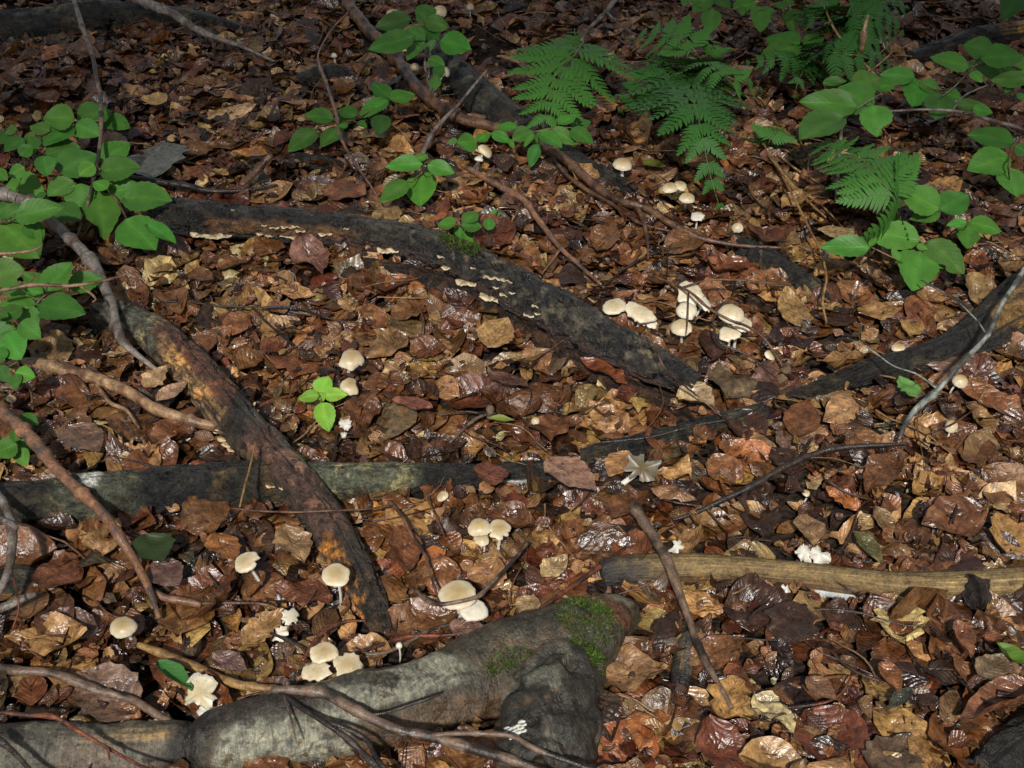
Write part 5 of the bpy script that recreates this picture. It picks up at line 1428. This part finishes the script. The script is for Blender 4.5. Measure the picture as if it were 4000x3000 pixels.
mushroom("cream mushroom behind the grey beech log's bare back, partly hidden by a red twig", 700, 1408, 60, .05, "flat", (0, -.4), wave=.08, tan=.4)
mushroom("torn cream cap leaning on the grey beech log", 682, 1452, 60, .04, "flat", (-.2, -.5), wave=.18, tan=.3, notch=[(-100, 20, .4)])
mushroom("ragged wavy cream cap beside the torn one on the grey beech log", 750, 1437, 74, .045, "flat", (.1, -.4), wave=.20, tan=.35, notch=[(-60, 10, .3), (120, 12, .3)])
mushroom("broad torn mushroom crossed by a red twig near the fresh green narrow leaf", 430, 1500, 84, .04, "plane", (0, -.5), wave=.18, tan=.3, notch=[(-90, 25, .4), (170, 10, .3)])
mushroom("small white broken cap under the red twig", 452, 1538, 50, .025, "plane", (0, -.6), wave=.25, tan=.0, white=.9, notch=[(60, 20, .4)])
mushroom("pale flattened mushroom scrap lying against the loose bark strip", 345, 1568, 60, .02, "plane", (0, -.2), wave=.15, tan=.1, white=.6)
mushroom("crumpled pale torn mushroom by the orange crusted log tip", 628, 1332, 46, .035, "flat", (.6, -.6), wave=.3, tan=.1, white=.4, notch=[(120, 20, .5), (-60, 12, .4)])
mushroom("shredded pale cap just below the crumpled torn mushroom", 602, 1368, 36, .02, "plane", (-.5, -.6), wave=.35, tan=.1, white=.5, notch=[(20, 20, .5)])
mushroom("wavy edged cream mushroom leaning out behind the black log", 1385, 676, 62, .05, "flat", (.2, -.6), wave=.13, tan=.25)
mushroom("cream mushroom half hidden behind the black log's back", 1327, 660, 54, .05, "flat", (-.1, -.35), wave=.07, tan=.3)
mushroom("lower white lip of the wavy mushroom behind the black log", 1402, 694, 40, .03, "flat", (.2, -.6), wave=.1, tan=.05, white=.5)
mushroom("tallest folded cap at the top of the white clump", 1492, 632, 70, .055, "flat", (.1, -.6), wave=.18, tan=.15)
mushroom("tilted white cap at the edge of the clump under the thin dark twig", 1520, 654, 44, .05, "flat", (.5, -.7), wave=.15, tan=.05, white=.4)
mushroom("white domed cap in the middle of the clump", 1484, 668, 50, .055, "dome", (0, -.4), wave=.05, tan=.15, white=.3)
mushroom("yellowish round cap lowest in the white clump", 1472, 704, 48, .04, "dome", (-.1, -.35), wave=.05, tan=.35)
mushroom("smooth oval cap at the top of the overlapping trio beside the white clump", 1580, 674, 58, .06, "dome", (0, -.3), wave=.05, tan=.3)
mushroom("middle cap of the overlapping trio beside the white clump", 1604, 699, 50, .045, "flat", (.15, -.45), wave=.08, tan=.25)
mushroom("split rimmed lowest cap of the overlapping trio beside the white clump", 1576, 719, 52, .035, "flat", (-.1, -.45), wave=.07, tan=.2, notch=[(-85, 8, .35)])
mushroom("solitary tan domed mushroom left of the biggest fern", 1345, 352, 45, .045, "dome", (0, -.1), tan=.95, stem_w=.16)
mushroom("left cap of the three slender mushrooms under the biggest fern", 1447, 403, 35, .07, "dome", (-.05, -.15), tan=.6, base=(1450, 430))
mushroom("back cap of the three slender mushrooms under the biggest fern", 1470, 399, 32, .07, "dome", (.1, -.15), tan=.6, base=(1460, 435))
mushroom("front cap of the three slender mushrooms under the biggest fern, on a curved stem", 1485, 425, 36, .06, "dome", (.08, -.15), tan=.7, base=(1480, 458))
mushroom("little white parasol shaped mushroom below the three slender ones", 1507, 466, 34, .03, "flat", (0, .1), tan=.1, white=.7, wave=.1)
mushroom("small drooping cream mushroom at the fern's lowest tip", 1592, 489, 26, .025, "bell", (-.3, -.2), tan=.3, wave=.12)
mushroom("tilted yellow mushroom beneath the leafy sprig under the first fern", 1050, 324, 36, .05, "dome", (.7, -.2), tan=1.0)
mushroom("tiny white mushroom on a long stem beside the tilted yellow one", 1035, 342, 20, .06, "dome", (.2, .15), tan=.05, white=.8, base=(1028, 376), stem_w=.24)
mushroom("left of two touching little tan mushrooms beside the sapling stem", 880, 142, 18, .035, "bell", (-.05, -.1), tan=.6)
mushroom("right of two touching little tan mushrooms beside the sapling stem", 896, 142, 20, .035, "bell", (.05, -.1), tan=.7)
mushroom("small greyish mushroom hidden behind the sapling stem", 925, 138, 18, .04, "bell", (0, -.1), tan=.3, tint=.8)
mushroom("small pale mushroom with split rim on the black sunken log", 962, 152, 26, .05, "bell", (.5, -.2), tan=.3, notch=[(-70, 8, .3)])
mushroom("tan bell mushroom at the top right of the sapling", 953, 20, 30, .06, "bell", (.35, -.1), tan=1.1)
mushroom("orange tan mushroom at the top left of the sapling", 850, 26, 30, .05, "dome", (.1, 0), tan=1.2)
mushroom("small brownish button mushroom at the top edge", 1016, 12, 17, .03, "button", (0, 0), tan=1.1, tint=.7)
mushroom("tiny pale mushroom standing by the dark lump of rotten wood", 721, 118, 14, .03, "bell", (0, 0), tan=.2, white=.5, stem_w=.3)
mushroom("tiny cream mushroom hiding behind the little wet leaved seedling", 1072, 478, 15, .025, "bell", (0, 0), tan=.5)
mushroom("tiny lone button mushroom amid the central litter", 1157, 907, 20, .03, "button", (0, 0), tan=.9, stem_w=.2)
mushroom("small smooth tan cap lying on a leaf below the level mossy log", 955, 1070, 28, .02, "dome", (-.5, -.4), tan=.7)
mushroom("small tan mushroom leaning out of the leaves below the white clump", 1665, 766, 28, .025, "dome", (.6, -.3), tan=.8)
mushroom("lone cream mushroom beside the blackened log's tapered end", 1942, 750, 30, .035, "dome", (0, -.1), tan=.5)
mushroom("tan mushroom with a nibbled rim behind the lichen spotted twig", 2077, 820, 36, .035, "bell", (.25, -.15), tan=.8, notch=[(-40, 8, .2)])
mushroom("round button mushroom speared by a red twig", 2057, 917, 30, .03, "button", (.1, -.2), tan=.8)
mushroom("tiny tan cap sunk in leaves below the dark branch", 1742, 1064, 18, .012, "dome", (0, -.3), tan=1.0)
mushroom("small white upturned cap fragment below the bright seedling", 746, 916, 28, .02, "plane", (.1, -.7), tan=0, white=1.0, wave=.2)
mushroom("smaller white cap fragment under the first below the bright seedling", 742, 940, 18, .015, "plane", (-.2, -.7), tan=0, white=1.0, wave=.25)
mushroom("withered grey brown tattered mushroom fallen on its side near the slim buried log", 1386, 1012, 74, .03, "plane", (.3, -.9), wave=.32, tan=.8, tint=.30, notch=[(60, 14, .5), (-20, 14, .5), (-110, 14, .4), (160, 14, .4)], base=(1335, 1052), stem_w=.16)
mushroom("tiny tan cap peeping out behind the orange stained branch at the edge", 25, 860, 22, .03, "dome", (.5, -.3), tan=1.0)
mushroom("tattered white mushroom at the back of the barkless log's charred half", 1462, 1180, 32, .02, "plane", (0, -.5), tan=0, white=1.0, wave=.3)
mushroom("left of two torn white caps behind the barkless log", 1738, 1196, 42, .025, "plane", (-.1, -.5), tan=0, white=.9, wave=.2, notch=[(20, 14, .4)])
mushroom("right of two torn white caps behind the barkless log", 1770, 1199, 44, .025, "plane", (.1, -.5), tan=0, white=.9, wave=.2, notch=[(170, 14, .4)])
mushroom("tiny white pin mushroom by the forked tan twig", 862, 1393, 16, .03, "bell", (0, -.2), tan=0, white=1.0, stem_w=.25)
mushroom("tiny white scrap of mushroom below the barkless log", 1698, 1272, 22, .01, "plane", (.3, -.6), tan=0, white=1.0, wave=.3)
mushroom("pale upturned mushroom at the top beyond the ferns", 1905, 85, 30, .04, "plane", (-.5, .3), tan=.4, tint=.6, wave=.1)
mushroom("pale brownish mushroom lying behind the broad leaved twig", 1890, 240, 36, .025, "flat", (.6, -.3), tan=.5, tint=.62, wave=.1)

# ------------------------------------------------------------------ fallen leaves: the notable ones
def fallen(label, bx, by, tx, ty, wr, col, curl=0.12, bend=0.06, crumple=0.03, lobes=0.0, dz=0.036, tilt=(0.0, 0.0), seed=0, green=False, cut=1.0, fold=0.0, group="fallen leaves", name="fallen_leaf"):
    r = np.random.default_rng(seed + int(bx) + int(by))
    b = P(bx, by, dz); t = P(tx, ty, dz)
    L = np.linalg.norm(t - b); yaw = math.atan2(t[1] - b[1], t[0] - b[0])
    nu, nv = 19, 9
    c = (b + t) / 2
    V, UV = leaf_batch(1, nu, nv, [L], [wr], [yaw], [tilt[0]], [tilt[1]], [c], [curl], [bend], [crumple], [lobes], [cut], r)
    V = V.reshape(-1, 3); UV = UV.reshape(-1, 2)
    cc = np.tile(np.asarray(col) * (1.0 if green else 0.82), (len(V), 1)) * (1 + 0.12 * (fbm(V * 60, 3) - 0.5))[:, None]
    o = mk(name, V, grid_faces(1, nu, nv), M_GREEN if green else M_LEAF, None, col=cc, uv=UV, origin=c)
    tag(o, label, "leaf", group)
    FALLEN_PX.append(((bx + tx) / 2, (by + ty) / 2))
    return o
FALLEN_PX = []
LC = LEAF_COLOURS
A_ = np.array
fallen("large slate grey lobed leaf beside the beech seedling, veins showing", 640, 555, 585, 700, .98, A_((0.095, 0.10, 0.085)), .06, .03, .015, .22, .04, (0, .15))
fallen("crumpled pale cream leaf standing out in the bottom litter", 2950, 2715, 3100, 2850, .62, A_((0.52, 0.42, 0.22)), .25, .1, .07, .1, .045, (.2, -.3))
fallen("large veined reddish brown leaf curled up in the bottom corner", 4060, 2670, 3752, 2805, .42, A_((0.21, 0.085, 0.04)), .30, .05, .015, 0, .05, (-.05, .55))
fallen("bright orange brown oak leaf by the upper beech sprig", 1045, 605, 905, 590, .55, A_((0.36, 0.15, 0.035)), .15, .08, .03, .2, .05)
fallen("dull mauve leaf folded like a cup in the central litter", 1920, 1440, 2060, 1530, .95, A_((0.17, 0.085, 0.06)), .1, .05, .02, 0, .05, (.1, -.5))
fallen("pink brown pleated beech leaf resting on the end of the level mossy log", 2140, 1790, 2325, 1920, .72, A_((0.33, 0.185, 0.125)), .1, .05, .02, 0, .075, (0, -.25))
fallen("red brown leaf draped over the level mossy log's dark end", 1905, 1795, 1930, 1915, .75, A_((0.20, 0.065, 0.03)), .2, .1, .02, 0, .075, (.2, -.2))
fallen("large upright rust brown leaf right of the orange crusted log tip", 1570, 2055, 1590, 2240, .55, A_((0.17, 0.062, 0.022)), .2, .1, .03, 0, .05, (0, -.3))
fallen("long tan wrinkled leaf near the blackened log's tapered end", 3190, 1430, 3420, 1370, .42, A_((0.27, 0.145, 0.05)), .2, .1, .04, .05, .05, (0, -.35))
fallen("tan fan veined leaf half hidden below the bark slab", 1900, 1345, 1985, 1250, .95, A_((0.30, 0.17, 0.06)), .1, .05, .015, 0, .05, (.3, 0))
fallen("long rust red leaf lying along the bark slab", 2265, 1395, 2450, 1500, .45, A_((0.20, 0.06, 0.022)), .15, .05, .03, 0, .045, (0, -.3))
fallen("glossy reddish leaf right of the bitten mushroom", 1530, 1560, 1690, 1600, .6, A_((0.24, 0.085, 0.05)), .2, .1, .04, 0, .05, (0, -.3))
fallen("rounded dark green glossy leaf below the level mossy log", 570, 2085, 630, 2205, .95, A_((0.035, 0.055, 0.018)), .2, .1, .02, 0, .06, (0, -.1), green=True)
fallen("narrow bright green leaf lying by the yellow barked branch", 615, 2585, 750, 2695, .38, A_((0.05, 0.16, 0.035)), .3, .05, .02, 0, .06, (0, -.3), green=True)
fallen("torn pale green leaf piece next to the lichen spotted twig", 3585, 1545, 3510, 1475, .75, A_((0.12, 0.26, 0.06)), .1, .05, .03, .25, .05, green=True)
fallen("glossy green and yellow leaf at the edge above the large veined leaf", 3890, 2510, 4040, 2620, .42, A_((0.09, 0.17, 0.02)), .3, .1, .03, 0, .055, (0, -.3), green=True)
fallen("yellow green narrow leaf near the tiny lone button mushroom", 1910, 1632, 2010, 1645, .35, A_((0.16, 0.19, 0.03)), .2, .05, .02, 0, .045, green=True)
fallen("olive green narrow leaf above the barkless log", 3340, 2085, 3450, 2190, .38, A_((0.115, 0.10, 0.035)), .2, .05, .02, 0, .045)
fallen("pale dry oak leaf between the tan branch and the decayed log", 560, 1500, 655, 1445, .85, A_((0.34, 0.215, 0.105)), .1, .05, .02, .25, .055, (.2, 0))
fallen("shiny pinkish tan leaf beside the pale dry oak leaf", 610, 1560, 735, 1500, .5, A_((0.36, 0.22, 0.14)), .2, .05, .02, 0, .05)
fallen("grey brown veined leaf in front of the orange stained branch", 260, 1670, 385, 1760, .75, A_((0.15, 0.085, 0.055)), .15, .05, .02, 0, .05, (0, -.2))
fallen("pale cream leaf right of the crooked twig near the mushroom trio", 2120, 2250, 2215, 2170, .62, A_((0.43, 0.30, 0.14)), .12, .05, .03, 0, .045)
fallen("pale tan leaf beside the broad mushroom pair", 2085, 2325, 2035, 2410, .75, A_((0.38, 0.25, 0.12)), .15, .05, .03, 0, .045)
fallen("wet mauve leaf below the broad mushroom pair", 1755, 2440, 1900, 2465, .62, A_((0.20, 0.11, 0.085)), .12, .05, .03, 0, .045)
fallen("shiny mauve leaf above the red twig by the torn caps", 830, 2560, 960, 2615, .62, A_((0.19, 0.11, 0.09)), .2, .05, .03, 0, .045, (0, -.2))
fallen("dark mauve veined leaf under the rounded dark green one", 595, 2190, 705, 2290, .8, A_((0.16, 0.09, 0.075)), .1, .05, .02, 0, .045)
fallen("ribbed orange oak leaf above the split rimmed cream mushroom", 840, 2080, 915, 2200, .75, A_((0.30, 0.115, 0.03)), .12, .08, .03, .15, .05, (0, -.3))
fallen("shiny tan oak leaf left of the decayed log's lower half", 1110, 2050, 1190, 2200, .72, A_((0.30, 0.18, 0.085)), .15, .05, .03, .22, .05, (0, -.2))
fallen("yellow olive leaf under the biggest fern beside the tan domed mushroom", 2515, 630, 2600, 650, .6, A_((0.12, 0.125, 0.02)), .1, .05, .02, 0, .045, green=True)
fallen("round cream dotted leaf beside the straw stalks", 3255, 870, 3275, 945, .95, A_((0.44, 0.30, 0.14)), .1, .05, .02, 0, .05, (.2, 0))
fallen("pale orange folded leaf behind the right fern", 3480, 640, 3570, 675, .5, A_((0.36, 0.19, 0.085)), .3, .05, .02, 0, .045, (0, -.3))
fallen("pale cupped leaf at the top of the first fern", 2170, 120, 2235, 115, .55, A_((0.36, 0.23, 0.11)), .3, .1, .02, 0, .05, (0, -.4))
fallen("pinkish folded leaf at the top right of the first fern", 2280, 115, 2320, 145, .6, A_((0.30, 0.19, 0.13)), .3, .1, .02, 0, .05, (0, -.3))
fallen("pale tan curled leaf left of the first fern's upper lobe", 1940, 225, 2030, 245, .62, A_((0.34, 0.22, 0.11)), .25, .1, .02, 0, .05, (0, -.3))
fallen("two lobed tan leaf left of the first fern's lower lobe", 1960, 305, 2030, 290, .8, A_((0.30, 0.17, 0.085)), .25, .1, .02, .2, .05, (0, -.3))
fallen("big grey brown leaf above the large veined leaf in the bottom corner", 3820, 2640, 3945, 2565, .7, A_((0.17, 0.115, 0.065)), .1, .05, .02, 0, .045)
fallen("ribbed brown leaf above the thin twig in the bottom litter", 3150, 2650, 3265, 2730, .75, A_((0.24, 0.12, 0.06)), .12, .05, .015, 0, .045, (0, -.2))
fallen("folded bright rust leaf in the bottom litter", 3440, 2590, 3515, 2700, .6, A_((0.27, 0.105, 0.035)), .35, .08, .02, 0, .05, (0, -.2))
fallen("long curled rust leaf under the barkless log's knot", 3735, 2425, 3795, 2570, .42, A_((0.23, 0.095, 0.045)), .35, .08, .03, 0, .05, (0, -.2))
fallen("tall tan leaf above the barkless log's bright half", 3150, 2005, 3175, 2130, .72, A_((0.26, 0.15, 0.07)), .12, .05, .03, 0, .045, (0, -.2))
fallen("wet dark green leaf by the edge of the bottom black log", 3560, 2690, 3470, 2770, .4, A_((0.06, 0.065, 0.045)), .2, .05, .02, 0, .045)
fallen("bright white specked oak leaf below the right twig fork", 2660, 1500, 2790, 1590, .8, A_((0.40, 0.29, 0.16)), .15, .05, .05, .15, .045)

# ------------------------------------------------------------------ the rest of the litter
FT = np.array(FOOT)
def clear_of_logs(x, y, margin=0.0):
    ok = np.ones(len(x), bool)
    for i in range(0, len(x), 4000):
        d = np.hypot(x[i:i + 4000, None] - FT[None, :, 0], y[i:i + 4000, None] - FT[None, :, 1]) - FT[None, :, 2]
        ok[i:i + 4000] = d.min(1) > margin
    return ok

def scatter(n, r):
    y = r.uniform(0.55, 4.2, n)
    dep = y * math.cos(PITCH) + CAM_H * math.sin(PITCH)
    x = r.uniform(-1, 1, n) * 2.2
    keep = np.abs(x) < math.tan(HFOV / 2) * dep + 0.40
    return x[keep], y[keep]

def litter(name, count, nu, nv, Lr, zr, tilt, seed, crumple=(0.015, 0.06), dark=1.0, margin=0.0):
    r = np.random.default_rng(seed)
    x, y = scatter(count, r)
    ok = clear_of_logs(x, y, margin)
    x, y = x[ok], y[ok]
    # bare patches of humus show where the litter thins out
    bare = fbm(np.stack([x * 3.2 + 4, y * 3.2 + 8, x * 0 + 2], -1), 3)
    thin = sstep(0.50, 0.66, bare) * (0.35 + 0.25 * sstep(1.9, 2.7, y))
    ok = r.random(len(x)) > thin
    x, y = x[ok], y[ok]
    N = len(x)
    L = np.clip(r.lognormal(math.log(Lr), 0.40, N), Lr * 0.4, Lr * 2.0)
    wr = r.uniform(0.42, 0.74, N)
    z = H(x, y) + r.uniform(*zr, N)
    lob = np.where(r.random(N) < 0.22, r.uniform(0.15, 0.45, N), 0)
    cut = np.where(r.random(N) < 0.3, r.uniform(0.45, 0.85, N), 1.0)
    V, UV = leaf_batch(N, nu, nv, L, wr, r.uniform(0, 6.283, N), r.normal(0, tilt, N), r.normal(0, tilt, N), np.stack([x, y, z], -1),
                       r.normal(0.10, 0.16, N), r.normal(0.02, 0.12, N), r.uniform(*crumple, N), lob, cut, r)
    k, c = pick_colours(N, r)
    col = np.repeat(c * dark, nu * nv, axis=0) * r.uniform(0.88, 1.12, (N * nu * nv, 1))
    return V.reshape(-1, 3), grid_faces(N, nu, nv), col, UV.reshape(-1, 2)

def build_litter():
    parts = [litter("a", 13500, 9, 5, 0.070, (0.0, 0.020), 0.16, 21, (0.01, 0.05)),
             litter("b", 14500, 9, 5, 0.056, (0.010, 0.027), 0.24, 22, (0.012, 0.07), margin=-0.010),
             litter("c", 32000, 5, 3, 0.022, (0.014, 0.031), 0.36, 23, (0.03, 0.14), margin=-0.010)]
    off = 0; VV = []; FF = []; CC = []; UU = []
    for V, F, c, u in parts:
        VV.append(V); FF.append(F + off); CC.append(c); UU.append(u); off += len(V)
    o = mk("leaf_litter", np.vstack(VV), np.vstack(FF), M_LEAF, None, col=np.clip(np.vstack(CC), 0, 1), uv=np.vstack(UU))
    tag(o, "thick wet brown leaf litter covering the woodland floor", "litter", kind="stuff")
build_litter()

def build_twig_litter():
    """small dead twigs and leaf stalks strewn through the litter"""
    r = np.random.default_rng(5)
    x, y = scatter(2000, r)
    ok = clear_of_logs(x, y, 0.0); x, y = x[ok][:900], y[ok][:900]
    VV = []; FF = []; CC = []; UU = []; off = 0
    for i in range(len(x)):
        ln = r.uniform(0.025, 0.14); an = r.uniform(0, 6.28); rad = r.uniform(0.0006, 0.0020)
        z0 = float(H(x[i], y[i])) + r.uniform(0.026, 0.042)
        d = np.array([math.cos(an), math.sin(an), r.normal(0, 0.12)])
        s = np.linspace(-0.5, 0.5, 6)
        C = np.array([x[i], y[i], z0]) + d * (s * ln)[:, None] + np.stack([-d[1] * np.sin(s * 4 + i) * ln * 0.10, d[0] * np.sin(s * 4 + i) * ln * 0.10, 0.02 * ln * np.cos(s * 7)], -1)
        V, F, uv, *_ = tube_arrays(C, rad * np.linspace(1.1, 0.7, 6), 5)
        c = np.array([(0.05, 0.03, 0.022), (0.12, 0.055, 0.03), (0.20, 0.12, 0.06), (0.02, 0.016, 0.013)][r.integers(4)])
        VV.append(V); FF.append(F + off); CC.append(np.tile(c, (len(V), 1))); UU.append(uv); off += len(V)
    o = mk("twig_litter", np.vstack(VV), np.vstack(FF), M_TWIG, None, col=np.vstack(CC), uv=np.vstack(UU))
    tag(o, "tiny dead twigs and leaf stalks strewn through the litter", "twigs", kind="stuff")
build_twig_litter()

# ------------------------------------------------------------------ single leaves lying on top
LANDMARKS = [
    ("the lone rounded cream mushroom", 480, 2445), ("the split rimmed cream mushroom", 962, 2193), ("the mushroom on the long bent stem", 1311, 2242),
    ("the bright yellow green seedling", 1270, 1580), ("the upper cream mushroom", 1375, 1398), ("the mushroom trio", 1905, 2070), ("the broad mushroom pair", 1810, 2340),
    ("the tattered grey brown mushroom", 2506, 1830), ("the white mushroom clump", 2690, 1210), ("the overlapping mushroom trio", 2870, 1260),
    ("the tan domed mushroom", 2432, 637), ("the three slender mushrooms", 2660, 740), ("the lone button mushroom", 2092, 1640),
    ("the mushroom beside the blackened log", 3512, 1356), ("the nibbled tan mushroom", 3757, 1483), ("the twig speared button mushroom", 3720, 1658),
    ("the torn white caps", 3172, 2165), ("the barkless log's knot", 3765, 2310), ("the pale crumpled leaf", 3020, 2780), ("the large veined leaf", 3900, 2740),
    ("the leaning dark stick", 2700, 2420), ("the grey branch stub", 2665, 2580), ("the charred end of the barkless log", 2400, 2240), ("the mossy fork of the beech log", 2200, 2540),
    ("the stub's cut face", 2350, 2900), ("the forked tan twig", 1580, 2540), ("the torn caps on the beech log", 1280, 2610), ("the yellow barked branch", 800, 2620),
    ("the fresh green narrow leaf", 680, 2640), ("the mottled edge branch", 250, 2640), ("the broken corner log", 350, 2850), ("the hooked grey branch", 60, 2150),
    ("the orange stained branch", 380, 1990), ("the level mossy log", 700, 1820), ("the tan arching branch", 480, 1550), ("the smooth grey branch", 420, 1180),
    ("the decayed log's tan fibres", 860, 1600), ("the black rotten log", 1300, 930), ("the bark slab", 1900, 1180), ("the slim buried log", 2680, 1710),
    ("the dark litter branch", 3100, 1820), ("the lichen spotted twig", 3640, 1560), ("the straw stalks", 3100, 760), ("the right fern", 3350, 750),
    ("the biggest fern", 2750, 500), ("the first fern", 2230, 320), ("the sunken black log", 1950, 430), ("the sapling stem", 1680, 380),
    ("the wet beech sprig", 1400, 470), ("the four leaved seedling", 1650, 680), ("the tall dead stem", 370, 300), ("the large leafy seedling", 450, 600),
    ("the top corner log", 300, 100), ("the tapering grey branch", 850, 150), ("the dark lump of rotten wood", 1260, 310), ("the slate grey lobed leaf", 620, 640),
    ("the orange brown branch", 2150, 850), ("the long brown branch", 2450, 820), ("the little wet leaved seedling", 1820, 900), ("the dark log stub", 3050, 1060),
]
def label_for(px, py, colour, shape, state, used):
    d = sorted(LANDMARKS, key=lambda l: (l[1] - px) ** 2 + (l[2] - py) ** 2)
    def rel(l):
        dx, dy = px - l[1], py - l[2]
        if abs(dx) > abs(dy): return "to the right of" if dx > 0 else "to the left of"
        return "below" if dy > 0 else "above"
    for lab in (f"{state} {colour} {shape} leaf {rel(d[0])} {d[0][0]}",
                f"{state} {colour} {shape} leaf between {d[0][0]} and {d[1][0]}",
                f"{state} {colour} {shape} leaf nearer {d[1][0]} than {d[2][0]}",
                f"small {state} {colour} {shape} leaf {rel(d[1])} {d[1][0]}",
                f"{state} {colour} {shape} leaf {rel(d[2])} {d[2][0]}"):
        if lab not in used and len(lab.split()) <= 16:
            used.add(lab); return lab
    return f"{state} {colour} {shape} leaf {rel(d[0])} {d[0][0]}"

def build_single_leaves(target=258):
    r = np.random.default_rng(77)
    used = set(); done = 0
    placed = list(FALLEN_PX)
    tries = 0
    while done < target and tries < 20000:
        tries += 1
        px = r.uniform(20, 3980); py = 3000 * r.uniform(0.03, 1.0) ** 0.72
        p = P(px, py, 0.03)
        if not clear_of_logs(np.array([p[0]]), np.array([p[1]]), 0.004)[0]: continue
        gap = 95 + 95 * py / 3000
        if any((px - a) ** 2 + (py - b) ** 2 < gap ** 2 for a, b in placed): continue
        placed.append((px, py))
        k = r.choice(len(CVAL), p=CPROB); cname = NAMES_C[k]
        c = CVAL[k] * r.uniform(0.85, 1.25) * (1 + r.normal(0, 0.05, 3))
        L = float(np.clip(r.normal(0.080, 0.017), 0.045, 0.12))
        lob = 0.0; shape = "beech"
        if r.random() < 0.22: lob = r.uniform(0.2, 0.42); shape = "oak"
        cr = r.normal(0.16, 0.16); bd = r.normal(0.04, 0.10); cm = r.uniform(0.012, 0.06)
        state = "curled" if abs(cr) > 0.26 else "crumpled" if cm > 0.04 else "flat" if abs(cr) < 0.1 else "wet"
        cut = 1.0
        if r.random() < 0.2: cut = r.uniform(0.6, 0.85); state = "torn"
        nu, nv = 15, 7
        pos = np.array([p[0], p[1], float(H(p[0], p[1])) + r.uniform(0.022, 0.038)])
        V, UV = leaf_batch(1, nu, nv, [L], [r.uniform(0.5, 0.8)], [r.uniform(0, 6.28)], [r.normal(0, 0.12)], [r.normal(-0.06, 0.16)], [pos], [cr], [bd], [cm], [lob], [cut], r)
        V = V.reshape(-1, 3)
        cc = np.tile(np.clip(c, 0, 1), (len(V), 1)) * r.uniform(0.92, 1.08, (len(V), 1))
        o = mk("fallen_leaf", V, grid_faces(1, nu, nv), M_LEAF, None, col=cc, uv=UV.reshape(-1, 2), origin=pos)
        tag(o, label_for(px, py, cname, shape, state, used), "leaf", "fallen leaves")
        done += 1
build_single_leaves()

# ------------------------------------------------------------------ unseen tree, added so that its crown darkens the far litter
def build_shade_tree():
    r = np.random.default_rng(99)
    sv = np.array(to_sun)
    n0 = 60000
    x = r.uniform(-2.6, 2.6, n0); y = r.uniform(1.4, 5.2, n0)
    S = 0.80 * sstep(1.7, 3.2, y) + 0.30 * sstep(0.4, 1.2, x) * sstep(1.3, 2.3, y) + 0.05 * sstep(0.5, 1.4, -x) * sstep(1.9, 2.9, y)  # wanted shade on the ground; crown leaves are placed toward the sun to cast it
    S = np.clip(S, 0, 0.85)
    clump = 0.85 + 0.3 * fbm(np.stack([x * 2.2, y * 2.2, x * 0 + 4], -1), 2)
    tau = -np.log(1 - S) * clump
    area = 0.0019
    want = tau * (5.2 * 3.8 / n0) / area
    ok = r.random(n0) < want
    x, y = x[ok], y[ok]; n = len(x)
    d = r.uniform(7.0, 9.5, n)
    pos = np.stack([x, y, np.zeros(n)], -1) + sv[None] * d[:, None]
    L = r.uniform(0.06, 0.09, n)
    V, UV = leaf_batch(n, 5, 3, L, r.uniform(0.55, 0.7, n), r.uniform(0, 6.28, n), r.normal(0, 0.3, n), r.normal(0, 0.3, n), pos, r.normal(0.08, 0.05, n), r.normal(0, 0.04, n), np.full(n, 0.01), np.zeros(n), np.ones(n), r)
    base = np.array([-2.0, -4.2, 0.0]); base[2] = float(H(base[0], base[1])) - 0.05
    root = empty("added_shade_tree", base)
    tag(root, "added unseen tree behind the viewer, its crown shaped to shade the far litter", "tree")
    col = np.repeat(GREEN[None] * r.uniform(0.7, 1.3, (n, 1)), 15, axis=0)
    o = mk("crown", V.reshape(-1, 3), grid_faces(n, 5, 3), M_GREEN, root, col=col, uv=UV.reshape(-1, 2), origin=base)
    o["kind"] = "stuff"
    def limb(pts, r0, r1, name):
        S_ = spline(np.array(pts), 40)
        V_, F_, uv_, *_r = tube_arrays(S_, np.linspace(r0, r1, 40), 20, rough_disp(0.05, 6, 1.4))
        mk(name, V_, F_, M_SMOOTH, root, col=np.tile((0.13, 0.125, 0.10), (len(V_), 1)), uv=uv_, origin=base)
    top = base + np.array([0.1, 0.1, 9.0])
    limb([base, base + np.array([0.02, 0, 2.0]), base + np.array([0.05, 0.05, 5.2]), top], 0.20, 0.08, "trunk")
    c = pos.mean(0)
    for k in range(7):
        e = pos[r.integers(n)]
        b0 = base + np.array([0.03, 0.02, 4.0 + 0.5 * k])
        limb([b0, b0 * 0.5 + e * 0.5 + np.array([0, 0, 0.25]), e], 0.04, 0.006, "limb")
build_shade_tree()
